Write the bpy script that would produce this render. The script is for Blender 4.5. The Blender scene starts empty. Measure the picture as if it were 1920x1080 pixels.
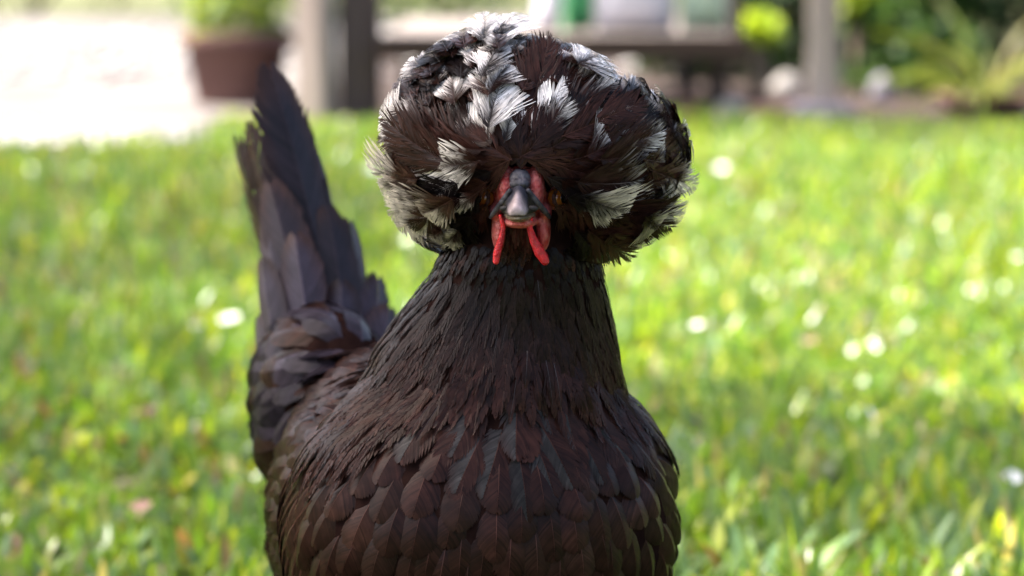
import bpy, bmesh, math, random
import numpy as np
from mathutils import Vector, Matrix
from mathutils.bvhtree import BVHTree

random.seed(7)
RNG = np.random.default_rng(7)
R = math.radians
scene = bpy.context.scene
COL = scene.collection

# ------------------------------------------------------------------ camera
CAM_H, PITCH, FPX = 0.45, R(7.83), 4800.0          # focal length 90 mm on a 36 mm sensor
cam_d = bpy.data.cameras.new('camera')
cam_d.lens = 90.0
cam_d.sensor_width = 36.0
cam_d.clip_start = 0.05
cam_d.clip_end = 1000.0
cam_d.dof.use_dof = True
cam_d.dof.focus_distance = 1.068
cam_d.dof.aperture_fstop = 7.6
cam = bpy.data.objects.new('camera', cam_d)
cam.location = (0.0, -1.08, CAM_H)
cam.rotation_euler = (R(90) - PITCH, 0.0, 0.0)
COL.objects.link(cam)
scene.camera = cam

# ------------------------------------------------------------------ sky, sun, exposure
SUN_EL, SUN_AZ = R(54), R(-80)                      # azimuth clockwise from +Y: from the left
world = bpy.data.worlds.new('World')
scene.world = world
world.use_nodes = True
wn = world.node_tree
wn.nodes.clear()
wo = wn.nodes.new('ShaderNodeOutputWorld')
wb = wn.nodes.new('ShaderNodeBackground')
sk = wn.nodes.new('ShaderNodeTexSky')
sk.sky_type = 'NISHITA'
sk.sun_disc = False
sk.sun_elevation = SUN_EL
sk.sun_rotation = SUN_AZ
sk.air_density = 0.7
sk.dust_density = 6.0
sk.ozone_density = 0.0
wb.inputs['Strength'].default_value = 0.15
wn.links.new(sk.outputs['Color'], wb.inputs['Color'])
wn.links.new(wb.outputs['Background'], wo.inputs['Surface'])
SUN = np.array([math.sin(SUN_AZ) * math.cos(SUN_EL), math.cos(SUN_AZ) * math.cos(SUN_EL), math.sin(SUN_EL)])
sun_d = bpy.data.lights.new('sun', 'SUN')
sun_d.energy = 4.1
sun_d.angle = R(0.53)
sun_d.color = (1.0, 0.95, 0.86)
sun = bpy.data.objects.new('sun', sun_d)
sun.rotation_euler = Vector(SUN).to_track_quat('Z', 'Y').to_euler()
sun.location = (-6, 1, 8)
COL.objects.link(sun)

scene.view_settings.view_transform = 'Standard'
scene.view_settings.look = 'None'
scene.view_settings.gamma = 1.0
scene.view_settings.use_curve_mapping = False
scene.view_settings.exposure = 2.0
scene.render.engine = 'CYCLES'
scene.cycles.use_denoising = True
scene.cycles.max_bounces = 8
scene.cycles.transparent_max_bounces = 8
scene.cycles.sample_clamp_indirect = 6.0

# ------------------------------------------------------------------ helpers
_f = np.array([0.0, math.cos(PITCH), -math.sin(PITCH)])
_u = np.array([0.0, math.sin(PITCH), math.cos(PITCH)])
_c = np.array([0.0, -1.08, CAM_H])


def W(px, py, d):
    """where the thing seen at this spot of the photograph stands, d metres away"""
    return _c + d * (_f + np.array([1.0, 0, 0]) * (px - 960) / FPX + _u * (540 - py) / FPX)


def PX(p):
    q = np.asarray(p) - _c
    d = q @ _f
    return np.stack([960 + FPX * q[..., 0] / d, 540 - FPX * (q @ _u) / d, d], -1)


def G(px, d):
    """ground point at axial distance d under column px"""
    y = -1.08 + (d - CAM_H * math.sin(PITCH)) / math.cos(PITCH)
    return np.array([(px - 960) / FPX * d, y, 0.0])


def unit(v):
    v = np.asarray(v, float)
    return v / np.maximum(np.linalg.norm(v, axis=-1, keepdims=True), 1e-12)


def tag(o, label=None, cat=None, group=None, kind=None):
    if label: o['label'] = label
    if cat: o['category'] = cat
    if group: o['group'] = group
    if kind: o['kind'] = kind
    return o


def empty(name, loc, label, cat, group=None, rz=0.0):
    o = bpy.data.objects.new(name, None)
    o.location = loc
    o.rotation_euler = (0, 0, rz)
    o.empty_display_size = 0.05
    COL.objects.link(o)
    return tag(o, label, cat, group)


def link(name, me, mat=None, parent=None):
    o = bpy.data.objects.new(name, me)
    COL.objects.link(o)
    if mat and not me.materials: me.materials.append(mat)
    if parent:
        o.parent = parent
        if parent.parent is None and parent.type == 'EMPTY':
            o.matrix_parent_inverse = Matrix.LocRotScale(parent.location, parent.rotation_euler, None).inverted()
    return o


def tri_mesh(name, verts, tris, cols=None):
    verts = np.ascontiguousarray(verts, np.float32).reshape(-1, 3)
    tris = np.ascontiguousarray(tris, np.int32).reshape(-1, 3)
    me = bpy.data.meshes.new(name)
    me.vertices.add(len(verts))
    me.vertices.foreach_set('co', verts.ravel())
    me.loops.add(tris.size)
    me.loops.foreach_set('vertex_index', tris.ravel())
    me.polygons.add(len(tris))
    me.polygons.foreach_set('loop_start', np.arange(0, tris.size, 3, dtype=np.int32))
    if cols is not None:
        a = me.color_attributes.new('tint', 'FLOAT_COLOR', 'POINT')
        c4 = np.ones((len(verts), 4), np.float32)
        c4[:, :3] = np.asarray(cols, np.float32).reshape(-1, 3)
        a.data.foreach_set('color', c4.ravel())
    me.update(calc_edges=True)
    return me


def bm_obj(name, bm, mat, parent=None, smooth=True):
    me = bpy.data.meshes.new(name)
    bm.normal_update()
    bm.to_mesh(me)
    bm.free()
    if smooth:
        me.shade_smooth()
    return link(name, me, mat, parent)


def lathe(bm, prof, c, seg=32, jit=0.0):
    rings = []
    for r, z in prof:
        rings.append([bm.verts.new((c[0] + r * math.cos(2 * math.pi * k / seg), c[1] + r * math.sin(2 * math.pi * k / seg), c[2] + z)) for k in range(seg)])
    for a, b in zip(rings, rings[1:]):
        for k in range(seg):
            bm.faces.new((a[k], a[(k + 1) % seg], b[(k + 1) % seg], b[k]))
    return rings


def box(bm, c, s, rz=0.0, bev=0.0, rot=None):
    m = Matrix.Translation(c) @ (rot if rot else Matrix.Rotation(rz, 4, 'Z')) @ Matrix.Diagonal((s[0], s[1], s[2], 1))
    g = bmesh.ops.create_cube(bm, size=1.0, matrix=m)
    if bev:
        es = list({e for v in g['verts'] for e in v.link_edges})
        bmesh.ops.bevel(bm, geom=es, offset=bev, segments=2, affect='EDGES', profile=0.5)
    return g


def tube(bm, pts, radii, seg=8):
    pts = [np.asarray(p, float) for p in pts]
    rings = []
    for i, p in enumerate(pts):
        t = unit(pts[min(i + 1, len(pts) - 1)] - pts[max(i - 1, 0)])
        a = unit(np.cross(t, [0.31, 0.87, 0.38]))
        b = np.cross(t, a)
        rings.append([bm.verts.new(tuple(p + radii[i] * (a * math.cos(2 * math.pi * k / seg) + b * math.sin(2 * math.pi * k / seg)))) for k in range(seg)])
    for a, b in zip(rings, rings[1:]):
        for k in range(seg):
            bm.faces.new((a[k], a[(k + 1) % seg], b[(k + 1) % seg], b[k]))
    bm.faces.new(rings[0][::-1]); bm.faces.new(rings[-1])


# ------------------------------------------------------------------ materials
def new_mat(name):
    m = bpy.data.materials.new(name)
    m.use_nodes = True
    nt = m.node_tree
    return m, nt, nt.nodes['Principled BSDF'], nt.nodes['Material Output']


def noise_mat(name, c1, c2, scale=20.0, rough=0.7, bump=0.0, bscale=None, spec=0.3, stretch=None, detail=6.0):
    m, nt, p, out = new_mat(name)
    tc = nt.nodes.new('ShaderNodeTexCoord')
    mp = nt.nodes.new('ShaderNodeMapping')
    if stretch: mp.inputs['Scale'].default_value = stretch
    nz = nt.nodes.new('ShaderNodeTexNoise')
    nz.inputs['Scale'].default_value = scale
    nz.inputs['Detail'].default_value = detail
    cr = nt.nodes.new('ShaderNodeValToRGB')
    cr.color_ramp.elements[0].position = 0.35
    cr.color_ramp.elements[1].position = 0.65
    cr.color_ramp.elements[0].color = (*c1, 1)
    cr.color_ramp.elements[1].color = (*c2, 1)
    L = nt.links.new
    L(tc.outputs['Object'], mp.inputs['Vector']); L(mp.outputs['Vector'], nz.inputs['Vector'])
    L(nz.outputs['Fac'], cr.inputs['Fac']); L(cr.outputs['Color'], p.inputs['Base Color'])
    p.inputs['Roughness'].default_value = rough
    p.inputs['Specular IOR Level'].default_value = spec
    if bump:
        n2 = nt.nodes.new('ShaderNodeTexNoise')
        n2.inputs['Scale'].default_value = bscale or scale * 3
        n2.inputs['Detail'].default_value = 5
        bp = nt.nodes.new('ShaderNodeBump')
        bp.inputs['Strength'].default_value = bump
        bp.inputs['Distance'].default_value = 0.002
        L(mp.outputs['Vector'], n2.inputs['Vector'])
        L(n2.outputs['Fac'], bp.inputs['Height']); L(bp.outputs['Normal'], p.inputs['Normal'])
    return m


def tint_mat(name, rough=0.4, spec=0.5, trans=0.0, tgain=(1.0, 1.0, 1.0), nscale=60.0, var=0.25, sheen=0.0):
    """colour from the pieces' own tint attribute, with some grain, and light let through thin pieces"""
    m, nt, p, out = new_mat(name)
    L = nt.links.new
    at = nt.nodes.new('ShaderNodeAttribute')
    at.attribute_name = 'tint'
    tc = nt.nodes.new('ShaderNodeTexCoord')
    nz = nt.nodes.new('ShaderNodeTexNoise')
    nz.inputs['Scale'].default_value = nscale
    nz.inputs['Detail'].default_value = 4
    mr = nt.nodes.new('ShaderNodeMapRange')
    mr.inputs['From Min'].default_value = 0.3
    mr.inputs['From Max'].default_value = 0.7
    mr.inputs['To Min'].default_value = 1 - var
    mr.inputs['To Max'].default_value = 1 + var
    mx = nt.nodes.new('ShaderNodeVectorMath'); mx.operation = 'SCALE'
    L(tc.outputs['Object'], nz.inputs['Vector']); L(nz.outputs['Fac'], mr.inputs['Value'])
    L(at.outputs['Color'], mx.inputs[0]); L(mr.outputs['Result'], mx.inputs['Scale'])
    L(mx.outputs['Vector'], p.inputs['Base Color'])
    p.inputs['Roughness'].default_value = rough
    p.inputs['Specular IOR Level'].default_value = spec
    if sheen:
        p.inputs['Sheen Weight'].default_value = sheen
        p.inputs['Sheen Roughness'].default_value = 0.4
    if trans:
        tr = nt.nodes.new('ShaderNodeBsdfTranslucent')
        g = nt.nodes.new('ShaderNodeVectorMath'); g.operation = 'MULTIPLY'
        g.inputs[1].default_value = tgain
        ms = nt.nodes.new('ShaderNodeMixShader')
        ms.inputs['Fac'].default_value = trans
        L(mx.outputs['Vector'], g.inputs[0]); L(g.outputs['Vector'], tr.inputs['Color'])
        L(p.outputs['BSDF'], ms.inputs[1]); L(tr.outputs['BSDF'], ms.inputs[2])
        L(ms.outputs['Shader'], out.inputs['Surface'])
    return m


M = {}
M['soil'] = noise_mat('lawn_soil', (0.06, 0.075, 0.025), (0.12, 0.12, 0.05), 30, 0.9, 0.6, 90)
M['gravel'] = noise_mat('pale_gravel', (0.08, 0.07, 0.065), (0.19, 0.172, 0.162), 1.6, 0.85, 0.7, 60)
M['brown_soil'] = noise_mat('brown_soil', (0.022, 0.014, 0.011), (0.055, 0.034, 0.026), 14, 0.9, 0.7, 60)
M['pale_wood'] = noise_mat('weathered_wood', (0.22, 0.175, 0.155), (0.36, 0.30, 0.27), 12, 0.75, 0.4, 40, stretch=(1, 1, 0.12))
M['plank_wood'] = noise_mat('plank_wood', (0.16, 0.13, 0.115), (0.28, 0.24, 0.215), 12, 0.7, 0.4, 40, stretch=(0.12, 1, 1))
M['dark_wood'] = noise_mat('dark_wood', (0.04, 0.027, 0.025), (0.085, 0.06, 0.056), 12, 0.8, 0.5, 40, stretch=(1, 1, 0.12))
M['shaded_beam_wood'] = noise_mat('shaded_beam_wood', (0.035, 0.02, 0.015), (0.075, 0.045, 0.034), 12, 0.8, 0.5, 40, stretch=(0.12, 1, 1))  # shade on the platform's front edge put into this darker brown
M['terracotta'] = noise_mat('terracotta', (0.095, 0.048, 0.043), (0.155, 0.085, 0.075), 9, 0.8, 0.3, 60)
M['concrete'] = noise_mat('concrete', (0.15, 0.14, 0.18), (0.24, 0.22, 0.27), 14, 0.85, 0.4, 50)
M['pebble'] = noise_mat('white_pebble', (0.30, 0.28, 0.265), (0.5, 0.48, 0.46), 8, 0.7)
M['stone'] = noise_mat('pale_stone', (0.22, 0.20, 0.185), (0.36, 0.34, 0.32), 20, 0.7, 0.4, 60)
M['brick'] = noise_mat('brick', (0.30, 0.15, 0.12), (0.45, 0.27, 0.22), 20, 0.85, 0.4, 60)
M['white_sack'] = noise_mat('white_sack', (0.50, 0.50, 0.58), (0.60, 0.60, 0.68), 8, 0.45, 0.2, 20)
M['mint_sack'] = noise_mat('mint_sack', (0.36, 0.52, 0.38), (0.46, 0.60, 0.47), 8, 0.45, 0.2, 20)
M['green_sack'] = noise_mat('green_sack', (0.05, 0.30, 0.11), (0.08, 0.38, 0.15), 8, 0.4, 0.2, 20)
M['bark'] = noise_mat('bark', (0.10, 0.075, 0.06), (0.22, 0.17, 0.13), 12, 0.9, 0.9, 30, stretch=(1, 1, 0.2))
M['grass'] = tint_mat('grass_blades', 0.31, 0.5, 0.45, (1.75, 1.75, 0.7), 25, 0.2)
M['leaf'] = tint_mat('leaves', 0.45, 0.2, 0.35, (1.8, 1.6, 0.9), 12, 0.25)
M['feather'] = tint_mat('feathers', 0.32, 0.10, 0.05, (1, 1, 1), 160, 0.3)
M['tail'] = tint_mat('tail_feathers', 0.32, 0.22, 0.04, (1, 1, 1), 90, 0.25)
M['petal'] = noise_mat('petal', (0.75, 0.74, 0.72), (0.85, 0.84, 0.82), 30, 0.4)  # also whitens the flakes that stand in for grass glints
M['dry_leaf'] = noise_mat('dry_leaf', (0.16, 0.08, 0.06), (0.34, 0.2, 0.15), 40, 0.6)

# ------------------------------------------------------------------ the ground
def sheet(name, pts, z, mat):
    bm = bmesh.new()
    vs = [bm.verts.new((p[0], p[1], z)) for p in pts]
    bm.faces.new(vs)
    o = bm_obj(name, bm, mat, None, False)
    return tag(o, kind='structure')


o = sheet('lawn', [(-300, -300), (300, -300), (300, 300), (-300, 300)], 0.0, M['soil'])


def sheet_px(name, pts, z, mat):
    return sheet(name, [G(*p)[:2] for p in pts], z, mat)


sheet('gravel_path', [(-9, 4.2), (-0.66, 4.2), (-0.62, 5.6), (-0.5, 8.0), (1.0, 8.0), (1.2, 13.5), (-9, 13.5)], 0.006, M['gravel'])
sheet('garden_bed', [(-0.75, 5.05), (0.8, 5.0), (4.0, 5.0), (4.0, 9.0), (1.05, 9.0), (1.0, 8.1), (-0.5, 8.1), (-0.6, 5.6)], 0.010, M['brown_soil'])

# strip geometry shared by grass blades and feather barbs: three pairs of points and a tip
STRIP = np.array([[0, 1, 3], [0, 3, 2], [2, 3, 5], [2, 5, 4], [4, 5, 6]])


def strips(P, Q, N, hw, delta):
    """P: n,4,3 centre points; Q, N: n,3 or n,4,3 breadth and normal; hw: n,4; -> verts n*7,3, tris"""
    n = len(P)
    if Q.ndim == 2: Q = np.repeat(Q[:, None], 4, 1)
    if N.ndim == 2: N = np.repeat(N[:, None], 4, 1)
    A = P - Q * hw[..., None] + N * delta
    B = P + Q * hw[..., None] - N * delta
    V = np.empty((n, 7, 3))
    V[:, 0:6:2] = A[:, :3]
    V[:, 1:6:2] = B[:, :3]
    V[:, 6] = P[:, 3]
    T = (np.arange(n) * 7)[:, None, None] + STRIP[None]
    return V, T


def grass_patch(n, xs, ys, hs, ws, rng):
    ang = rng.uniform(0, 2 * np.pi, n)
    lean = rng.normal(0.72, 0.38, n).clip(0.02, 1.3)
    h = hs * rng.uniform(0.5, 1.12, n)
    dirh = np.stack([np.cos(ang), np.sin(ang), 0 * ang], 1)
    up = np.array([0, 0, 1.0])
    u = np.array([0, 0.4, 0.75, 1.0])
    th = lean[:, None] * (0.35 + 1.25 * u[None])             # leaning more towards the tip
    du = np.array([0, 0.4, 0.35, 0.25])
    dx = np.cumsum(np.sin(th) * du, 1) * h[:, None]
    dz = np.cumsum(np.cos(th) * du, 1) * h[:, None]
    base = np.stack([xs, ys, np.full(n, -0.002)], 1)
    P = base[:, None] + dirh[:, None] * dx[..., None] + up * dz[..., None]
    Q = np.stack([-np.sin(ang), np.cos(ang), 0 * ang], 1)
    tw = rng.normal(0, 0.35, n)
    Q = unit(Q + tw[:, None] * dirh + rng.normal(0, 0.2, n)[:, None] * up)
    N = unit(np.cross(Q, dirh * 0.5 + up))
    w = ws * rng.uniform(0.6, 1.3, n)
    hw = 0.5 * w[:, None] * np.array([0.7, 1.0, 0.8, 0.0])
    V, T = strips(P, Q, N, hw, 0.0)
    # colours of the single blades: fresh green, yellow green, bluish, straw
    pal = np.array([[0.115, 0.205, 0.028], [0.19, 0.27, 0.026], [0.28, 0.32, 0.035], [0.12, 0.20, 0.085], [0.36, 0.30, 0.16], [0.20, 0.11, 0.07]])
    k = rng.choice(6, n, p=[0.33, 0.23, 0.11, 0.25, 0.05, 0.03])
    c = pal[k] * rng.uniform(0.75, 1.25, n)[:, None]
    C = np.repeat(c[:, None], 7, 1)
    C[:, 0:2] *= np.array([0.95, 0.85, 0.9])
    return V.reshape(-1, 3), T.reshape(-1, 3), C.reshape(-1, 3)


def frustum_pts(n, d0, d1, wide, rng, pw=1.0):
    d = d0 + (d1 - d0) * rng.uniform(0, 1, n) ** pw
    x = rng.uniform(-1, 1, n) * (0.2 * d * wide + 0.12)
    return x, d - 1.08 + 0.06, d


gv, gt, gc, off = [], [], [], 0
for n, d0, d1, wide, hh, ww in ((25000, 1.55, 3.0, 1.25, 0.050, 0.0085), (32000, 3.0, 6.15, 1.2, 0.055, 0.0085), (9000, 0.6, 1.6, 2.2, 0.05, 0.0065), (12000, 1.2, 6.0, 3.0, 0.055, 0.008)):
    x, y, d = frustum_pts(n, d0, d1, wide, RNG, 0.8)
    keep = ~((x < -0.66 + 0.03 * np.sin(y * 30)) & (y > 4.2 + 0.04 * np.sin(x * 14))) & (y < 5.0 + 0.05 * np.sin(x * 9))
    x, y = x[keep], y[keep]
    tall = 1.0 + 0.25 * np.sin(x * 5.1 + 1.3 * y) + 0.2 * np.sin(y * 4.3 - x * 2.2)
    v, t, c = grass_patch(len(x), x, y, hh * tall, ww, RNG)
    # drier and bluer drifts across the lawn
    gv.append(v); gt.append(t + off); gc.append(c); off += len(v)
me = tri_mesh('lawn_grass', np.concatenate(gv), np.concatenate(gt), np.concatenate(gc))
tag(link('lawn_grass', me, M['grass']), 'bright green lawn of broad grass blades around and behind the hen', 'grass', None, 'stuff')


# pale pebbles along the near edge of the gravel and strewn over it
def pebbles(name, pts, r0, r1, mat, squash=0.6):
    bm0 = bmesh.new()
    bmesh.ops.create_icosphere(bm0, subdivisions=1, radius=1.0)
    bv = np.array([v.co for v in bm0.verts]); bt = np.array([[v.index for v in f.verts] for f in bm0.faces]); bm0.free()
    V, T = [], []
    for i, (x, y) in enumerate(pts):
        r = RNG.uniform(r0, r1)
        s = np.array([RNG.uniform(0.8, 1.3), RNG.uniform(0.8, 1.3), squash]) * r
        a = RNG.uniform(0, 6.28)
        rot = np.array([[math.cos(a), -math.sin(a), 0], [math.sin(a), math.cos(a), 0], [0, 0, 1]])
        V.append((bv * s * RNG.uniform(0.88, 1.1, (len(bv), 1))) @ rot.T + [x, y, 0.006 + r * squash * 0.6]); T.append(bt + i * len(bv))
    return link(name, tri_mesh(name, np.concatenate(V), np.concatenate(T)), mat)


pts = [(RNG.uniform(-2.6, -0.68), 4.22 + abs(RNG.normal(0, 0.22))) for _ in range(600)]
pts += [(RNG.uniform(-3.2, 1.2), RNG.uniform(6.8, 11)) for _ in range(900)]
tag(pebbles('gravel_pebbles', pts, 0.012, 0.03, M['pebble']), 'pale sunlit pebbles scattered over the gravel path', 'gravel', None, 'stuff')


# ------------------------------------------------------------------ leaf clouds for shrubs and trees
def leaf_cloud(P, D, N, L, Wd, cols):
    n = len(P)
    S = unit(np.cross(D, N))
    N = np.cross(S, D)
    L = L[:, None]; Wd = Wd[:, None]
    V = np.empty((n, 6, 3))
    V[:, 0] = P
    V[:, 1] = P + D * L * 0.5 + S * Wd * 0.5 + N * Wd * 0.12
    V[:, 2] = P + D * L * 0.45
    V[:, 3] = P + D * L * 0.5 - S * Wd * 0.5 + N * Wd * 0.12
    V[:, 4] = P + D * L - N * L * 0.12
    V[:, 5] = P + D * L * 0.75 - N * L * 0.03
    tri = np.array([[0, 2, 1], [0, 3, 2], [1, 2, 5], [2, 3, 5], [1, 5, 4], [5, 3, 4]])
    T = (np.arange(n) * 6)[:, None, None] + tri[None]
    C = np.repeat(cols[:, None], 6, 1)
    return V.reshape(-1, 3), T.reshape(-1, 3), C.reshape(-1, 3)


def clump_points(centers, radii, per, rng):
    P, O = [], []
    for c, r, k in zip(centers, radii, per):
        d = unit(rng.normal(0, 1, (k, 3)))
        q = d * (rng.uniform(0.25, 1.0, k) ** 0.5)[:, None] * np.asarray(r)
        P.append(np.asarray(c) + q); O.append(d)
    return np.concatenate(P), np.concatenate(O)


def shrub(name, label, base, size, nclump, leaf, pal, per=70, group=None, low=0.05):
    rng = RNG
    bx, by = base[0], base[1]
    root = empty(name, (bx, by, 0.0), label, 'shrub', group)
    cs, rs = [], []
    for _ in range(nclump):
        a = rng.uniform(0, 6.28); rr = rng.uniform(0, 1) ** 0.5 * 0.75
        z = rng.uniform(low + 0.1, 1.0)
        cs.append((bx + size[0] * rr * math.cos(a) * (1.1 - 0.35 * z), by + size[1] * rr * math.sin(a), size[2] * z))
        rs.append(np.array([1, 1, 0.8]) * rng.uniform(0.16, 0.34) * min(size[0] * 1.3, size[2]))
    P, O = clump_points(cs, rs, [per] * nclump, rng)
    P[:, 2] = np.maximum(P[:, 2], 0.015)
    n = len(P)
    D = unit(O + rng.normal(0, 0.6, (n, 3)) + [0, 0, -0.2])
    N = unit(rng.normal(0, 0.6, (n, 3)) + [0, -0.2, 1.0])
    cl = np.repeat(rng.uniform(0.7, 1.25, nclump), per)
    c = np.asarray(pal)[rng.integers(0, len(pal), n)] * (rng.uniform(0.75, 1.25, n) * cl)[:, None]
    Ls = leaf * rng.uniform(0.6, 1.3, n)
    V, T, C = leaf_cloud(P, D, N, Ls, Ls * rng.uniform(0.4, 0.6, n), c)
    f = link('foliage', tri_mesh('foliage', V, T, C), M['leaf'], root)
    bm = bmesh.new()
    for c0 in cs[:7]:
        m = np.array([bx, by, 0.0]) * 0.4 + np.asarray(c0) * 0.6
        tube(bm, [(bx + RNG.uniform(-.02, .02), by + RNG.uniform(-.02, .02), -0.01), (m[0], m[1], c0[2] * 0.5), c0], [0.012, 0.009, 0.004], 6)
    bm_obj('stem', bm, M['bark'], root)
    return root


DARK = [(0.012, 0.035, 0.008), (0.018, 0.05, 0.009), (0.028, 0.065, 0.012), (0.014, 0.035, 0.012)]
MID = [(0.07, 0.14, 0.03), (0.10, 0.19, 0.03), (0.06, 0.12, 0.03), (0.13, 0.2, 0.05)]
LIME = [(0.26, 0.36, 0.02), (0.34, 0.42, 0.03), (0.22, 0.33, 0.03)]  # lime leaves; on the small shrubs this tone carries the sunlight
GREY = [(0.12, 0.16, 0.08), (0.10, 0.15, 0.06), (0.16, 0.18, 0.10), (0.18, 0.15, 0.10)]

# hedge far behind
shrub('garden_shrub', 'broad grey green shrub far behind the pale gravel on the left', G(60, 14.6), (1.4, 0.6, 1.3), 40, 0.07, GREY, 80)
shrub('garden_shrub', 'mid green shrub far behind, seen above the low timber platform', G(830, 13.2), (0.75, 0.5, 1.1), 30, 0.07, MID, 80)
shrub('garden_shrub', 'dark shrub far behind the white sacks', G(1180, 12.6), (0.8, 0.5, 1.1), 30, 0.07, DARK, 80)
shrub('garden_shrub', 'loose green shrub far behind the terracotta pot', G(480, 13.2), (0.7, 0.5, 1.1), 30, 0.07, MID, 80)
shrub('garden_shrub', 'dark green bush directly behind the slim post on the right', G(1545, 7.9), (0.42, 0.3, 0.75), 34, 0.055, DARK, 90)
shrub('garden_shrub', 'dark green bush behind the spiky plant at the right edge', G(1860, 8.0), (0.5, 0.3, 0.85), 40, 0.055, DARK, 90)
shrub('garden_shrub', 'tall dark bush filling the gap between the slim post and the spiky plant', G(1700, 8.6), (0.5, 0.3, 1.0), 40, 0.06, DARK, 90)
shrub('garden_shrub', 'small brown-green undergrowth shrub between the platform end and the slim post', G(1450, 8.4), (0.22, 0.2, 0.5), 18, 0.05, DARK + MID, 80)
shrub('sunlit_lime_shrub', 'small shrub with lime leaves toned bright for sunlight at the right end of the timber platform', G(1424, 6.9) + [0, 0, 0], (0.05, 0.05, 0.24), 5, 0.045, LIME, 60, low=0.6)
shrub('sunlit_lime_shrub', 'small shrub with lime leaves toned bright for sunlight just right of the slim post', G(1608, 7.3), (0.045, 0.045, 0.30), 5, 0.045, LIME, 50, low=0.7)

shrub('garden_shrub', 'low dark leafy clump in the bed just right of the footing', G(1655, 7.3), (0.13, 0.12, 0.26), 14, 0.05, DARK + MID[:2], 70)
shrub('garden_shrub', 'low dark leafy clump between the grey stone and the spiky plant', G(1760, 7.0), (0.12, 0.10, 0.20), 12, 0.05, DARK + MID[:1], 70)
shrub('garden_shrub', 'dark ground hugging shrub under the right end of the platform', G(1290, 7.9), (0.3, 0.1, 0.13), 14, 0.05, DARK + GREY[3:], 60)

# ------------------------------------------------------------------ background furniture
# terracotta pot with a leafy plant
pc = G(446, 6.85)
pot = empty('plant_pot', pc, 'large terracotta pot with a leafy plant behind the tail of the hen', 'plant pot')
bm = bmesh.new()
lathe(bm, [(0.0, 0.0), (0.105, 0.0), (0.110, 0.01), (0.137, 0.155), (0.153, 0.158), (0.157, 0.165), (0.158, 0.192), (0.154, 0.198), (0.142, 0.197), (0.136, 0.18), (0.0, 0.178)], pc, 40)
bm_obj('pot_body', bm, M['terracotta'], pot)
n = 240
a = RNG.uniform(0, 6.28, n)
P = np.stack([pc[0] + 0.08 * np.cos(a) * RNG.uniform(0, 1.2, n), pc[1] + 0.08 * np.sin(a) * RNG.uniform(0, 1.2, n), RNG.uniform(0.19, 0.34, n)], 1)
D = unit(np.stack([np.cos(a), np.sin(a), RNG.normal(0.2, 0.5, n)], 1))
V, T, C = leaf_cloud(P, D, unit(RNG.normal(0, .5, (n, 3)) + [0, 0, 1]), RNG.uniform(0.05, 0.1, n), RNG.uniform(0.02, 0.04, n), np.asarray(LIME + MID)[RNG.integers(0, 7, n)] * RNG.uniform(0.7, 1.1, (n, 1)))
link('foliage', tri_mesh('foliage', V, T, C), M['leaf'], pot)
bm = bmesh.new()
for k in range(5):
    tube(bm, [(pc[0] + 0.02 * k - 0.04, pc[1], 0.185), (pc[0] + 0.03 * k - 0.06, pc[1] + RNG.uniform(-.03, .03), 0.32)], [0.004, 0.002], 6)
bm_obj('stem', bm, M['bark'], pot)


def post(name, label, px, d, w, dp, h, mat, seg_round=0.006, rz=0.0):
    b = G(px, d)
    bm = bmesh.new()
    box(bm, (b[0], b[1], h / 2 - 0.02), (w, dp, h + 0.04), rz, seg_round)
    o = bm_obj(name, bm, mat, None, False)
    return tag(o, label, 'post')


post('timber_post', 'pale weathered timber post beside the terracotta pot', 594, 6.15, 0.075, 0.075, 1.6, M['pale_wood'], 0.006, R(-26))
post('timber_post', 'dark brown timber post at the left end of the low platform', 676, 6.22, 0.10, 0.10, 1.6, M['dark_wood'])
post('timber_post', 'slim pale post standing on a concrete footing on the right', 1542, 6.12, 0.074, 0.074, 1.6, M['pale_wood'], 0.006, R(-9))
fb = G(1536, 6.1)
bm = bmesh.new()
box(bm, (fb[0], fb[1], 0.02), (0.15, 0.15, 0.065), 0.1, 0.012)
tag(bm_obj('footing', bm, M['concrete'], None, False), 'grey lilac concrete footing under the slim right post', 'footing')

# low timber platform: planks on a beam toned dark for shade
xl, xr = G(722, 6.2)[0], G(1392, 6.2)[0]
y0 = G(960, 6.12)[1]
plat = empty('timber_platform', ((xl + xr) / 2, y0 + 0.6, 0), 'low timber platform of grey planks with front beam toned dark for shade behind the crest', 'platform')
top = 0.214
for k in range(9):
    bm = bmesh.new()
    yy = y0 + 0.075 + 0.145 * k
    box(bm, ((xl + xr) / 2 + RNG.uniform(-.008, .008), yy, top - 0.012 + RNG.uniform(-.0015, .0015)), (xr - xl, 0.138, 0.024), 0, 0.003)
    bm_obj('plank', bm, M['plank_wood'], plat, False)
for yb in (y0 + 0.03, y0 + 1.24):
    bm = bmesh.new()
    box(bm, ((xl + xr) / 2, yb - 0.058, top - 0.027), (xr - xl + 0.004, 0.04, 0.058), 0, 0.003)
    bm_obj('beam', bm, M['shaded_beam_wood'], plat, False)
for xx in (xl + 0.06, (xl + xr) / 2, xr - 0.06):
    for yb in (y0 + 0.07, y0 + 1.2):
        bm = bmesh.new()
        box(bm, (xx, yb + 0.03, (top - 0.07) / 2), (0.05, 0.05, top - 0.07), 0, 0.003)
        bm_obj('leg', bm, M['dark_wood'], plat, False)
bm = bmesh.new()
box(bm, (xr - 0.018, y0 + 0.12, 0.45), (0.032, 0.05, 0.5), 0, 0.003)
bm_obj('upright', bm, M['dark_wood'], plat, False)


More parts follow.
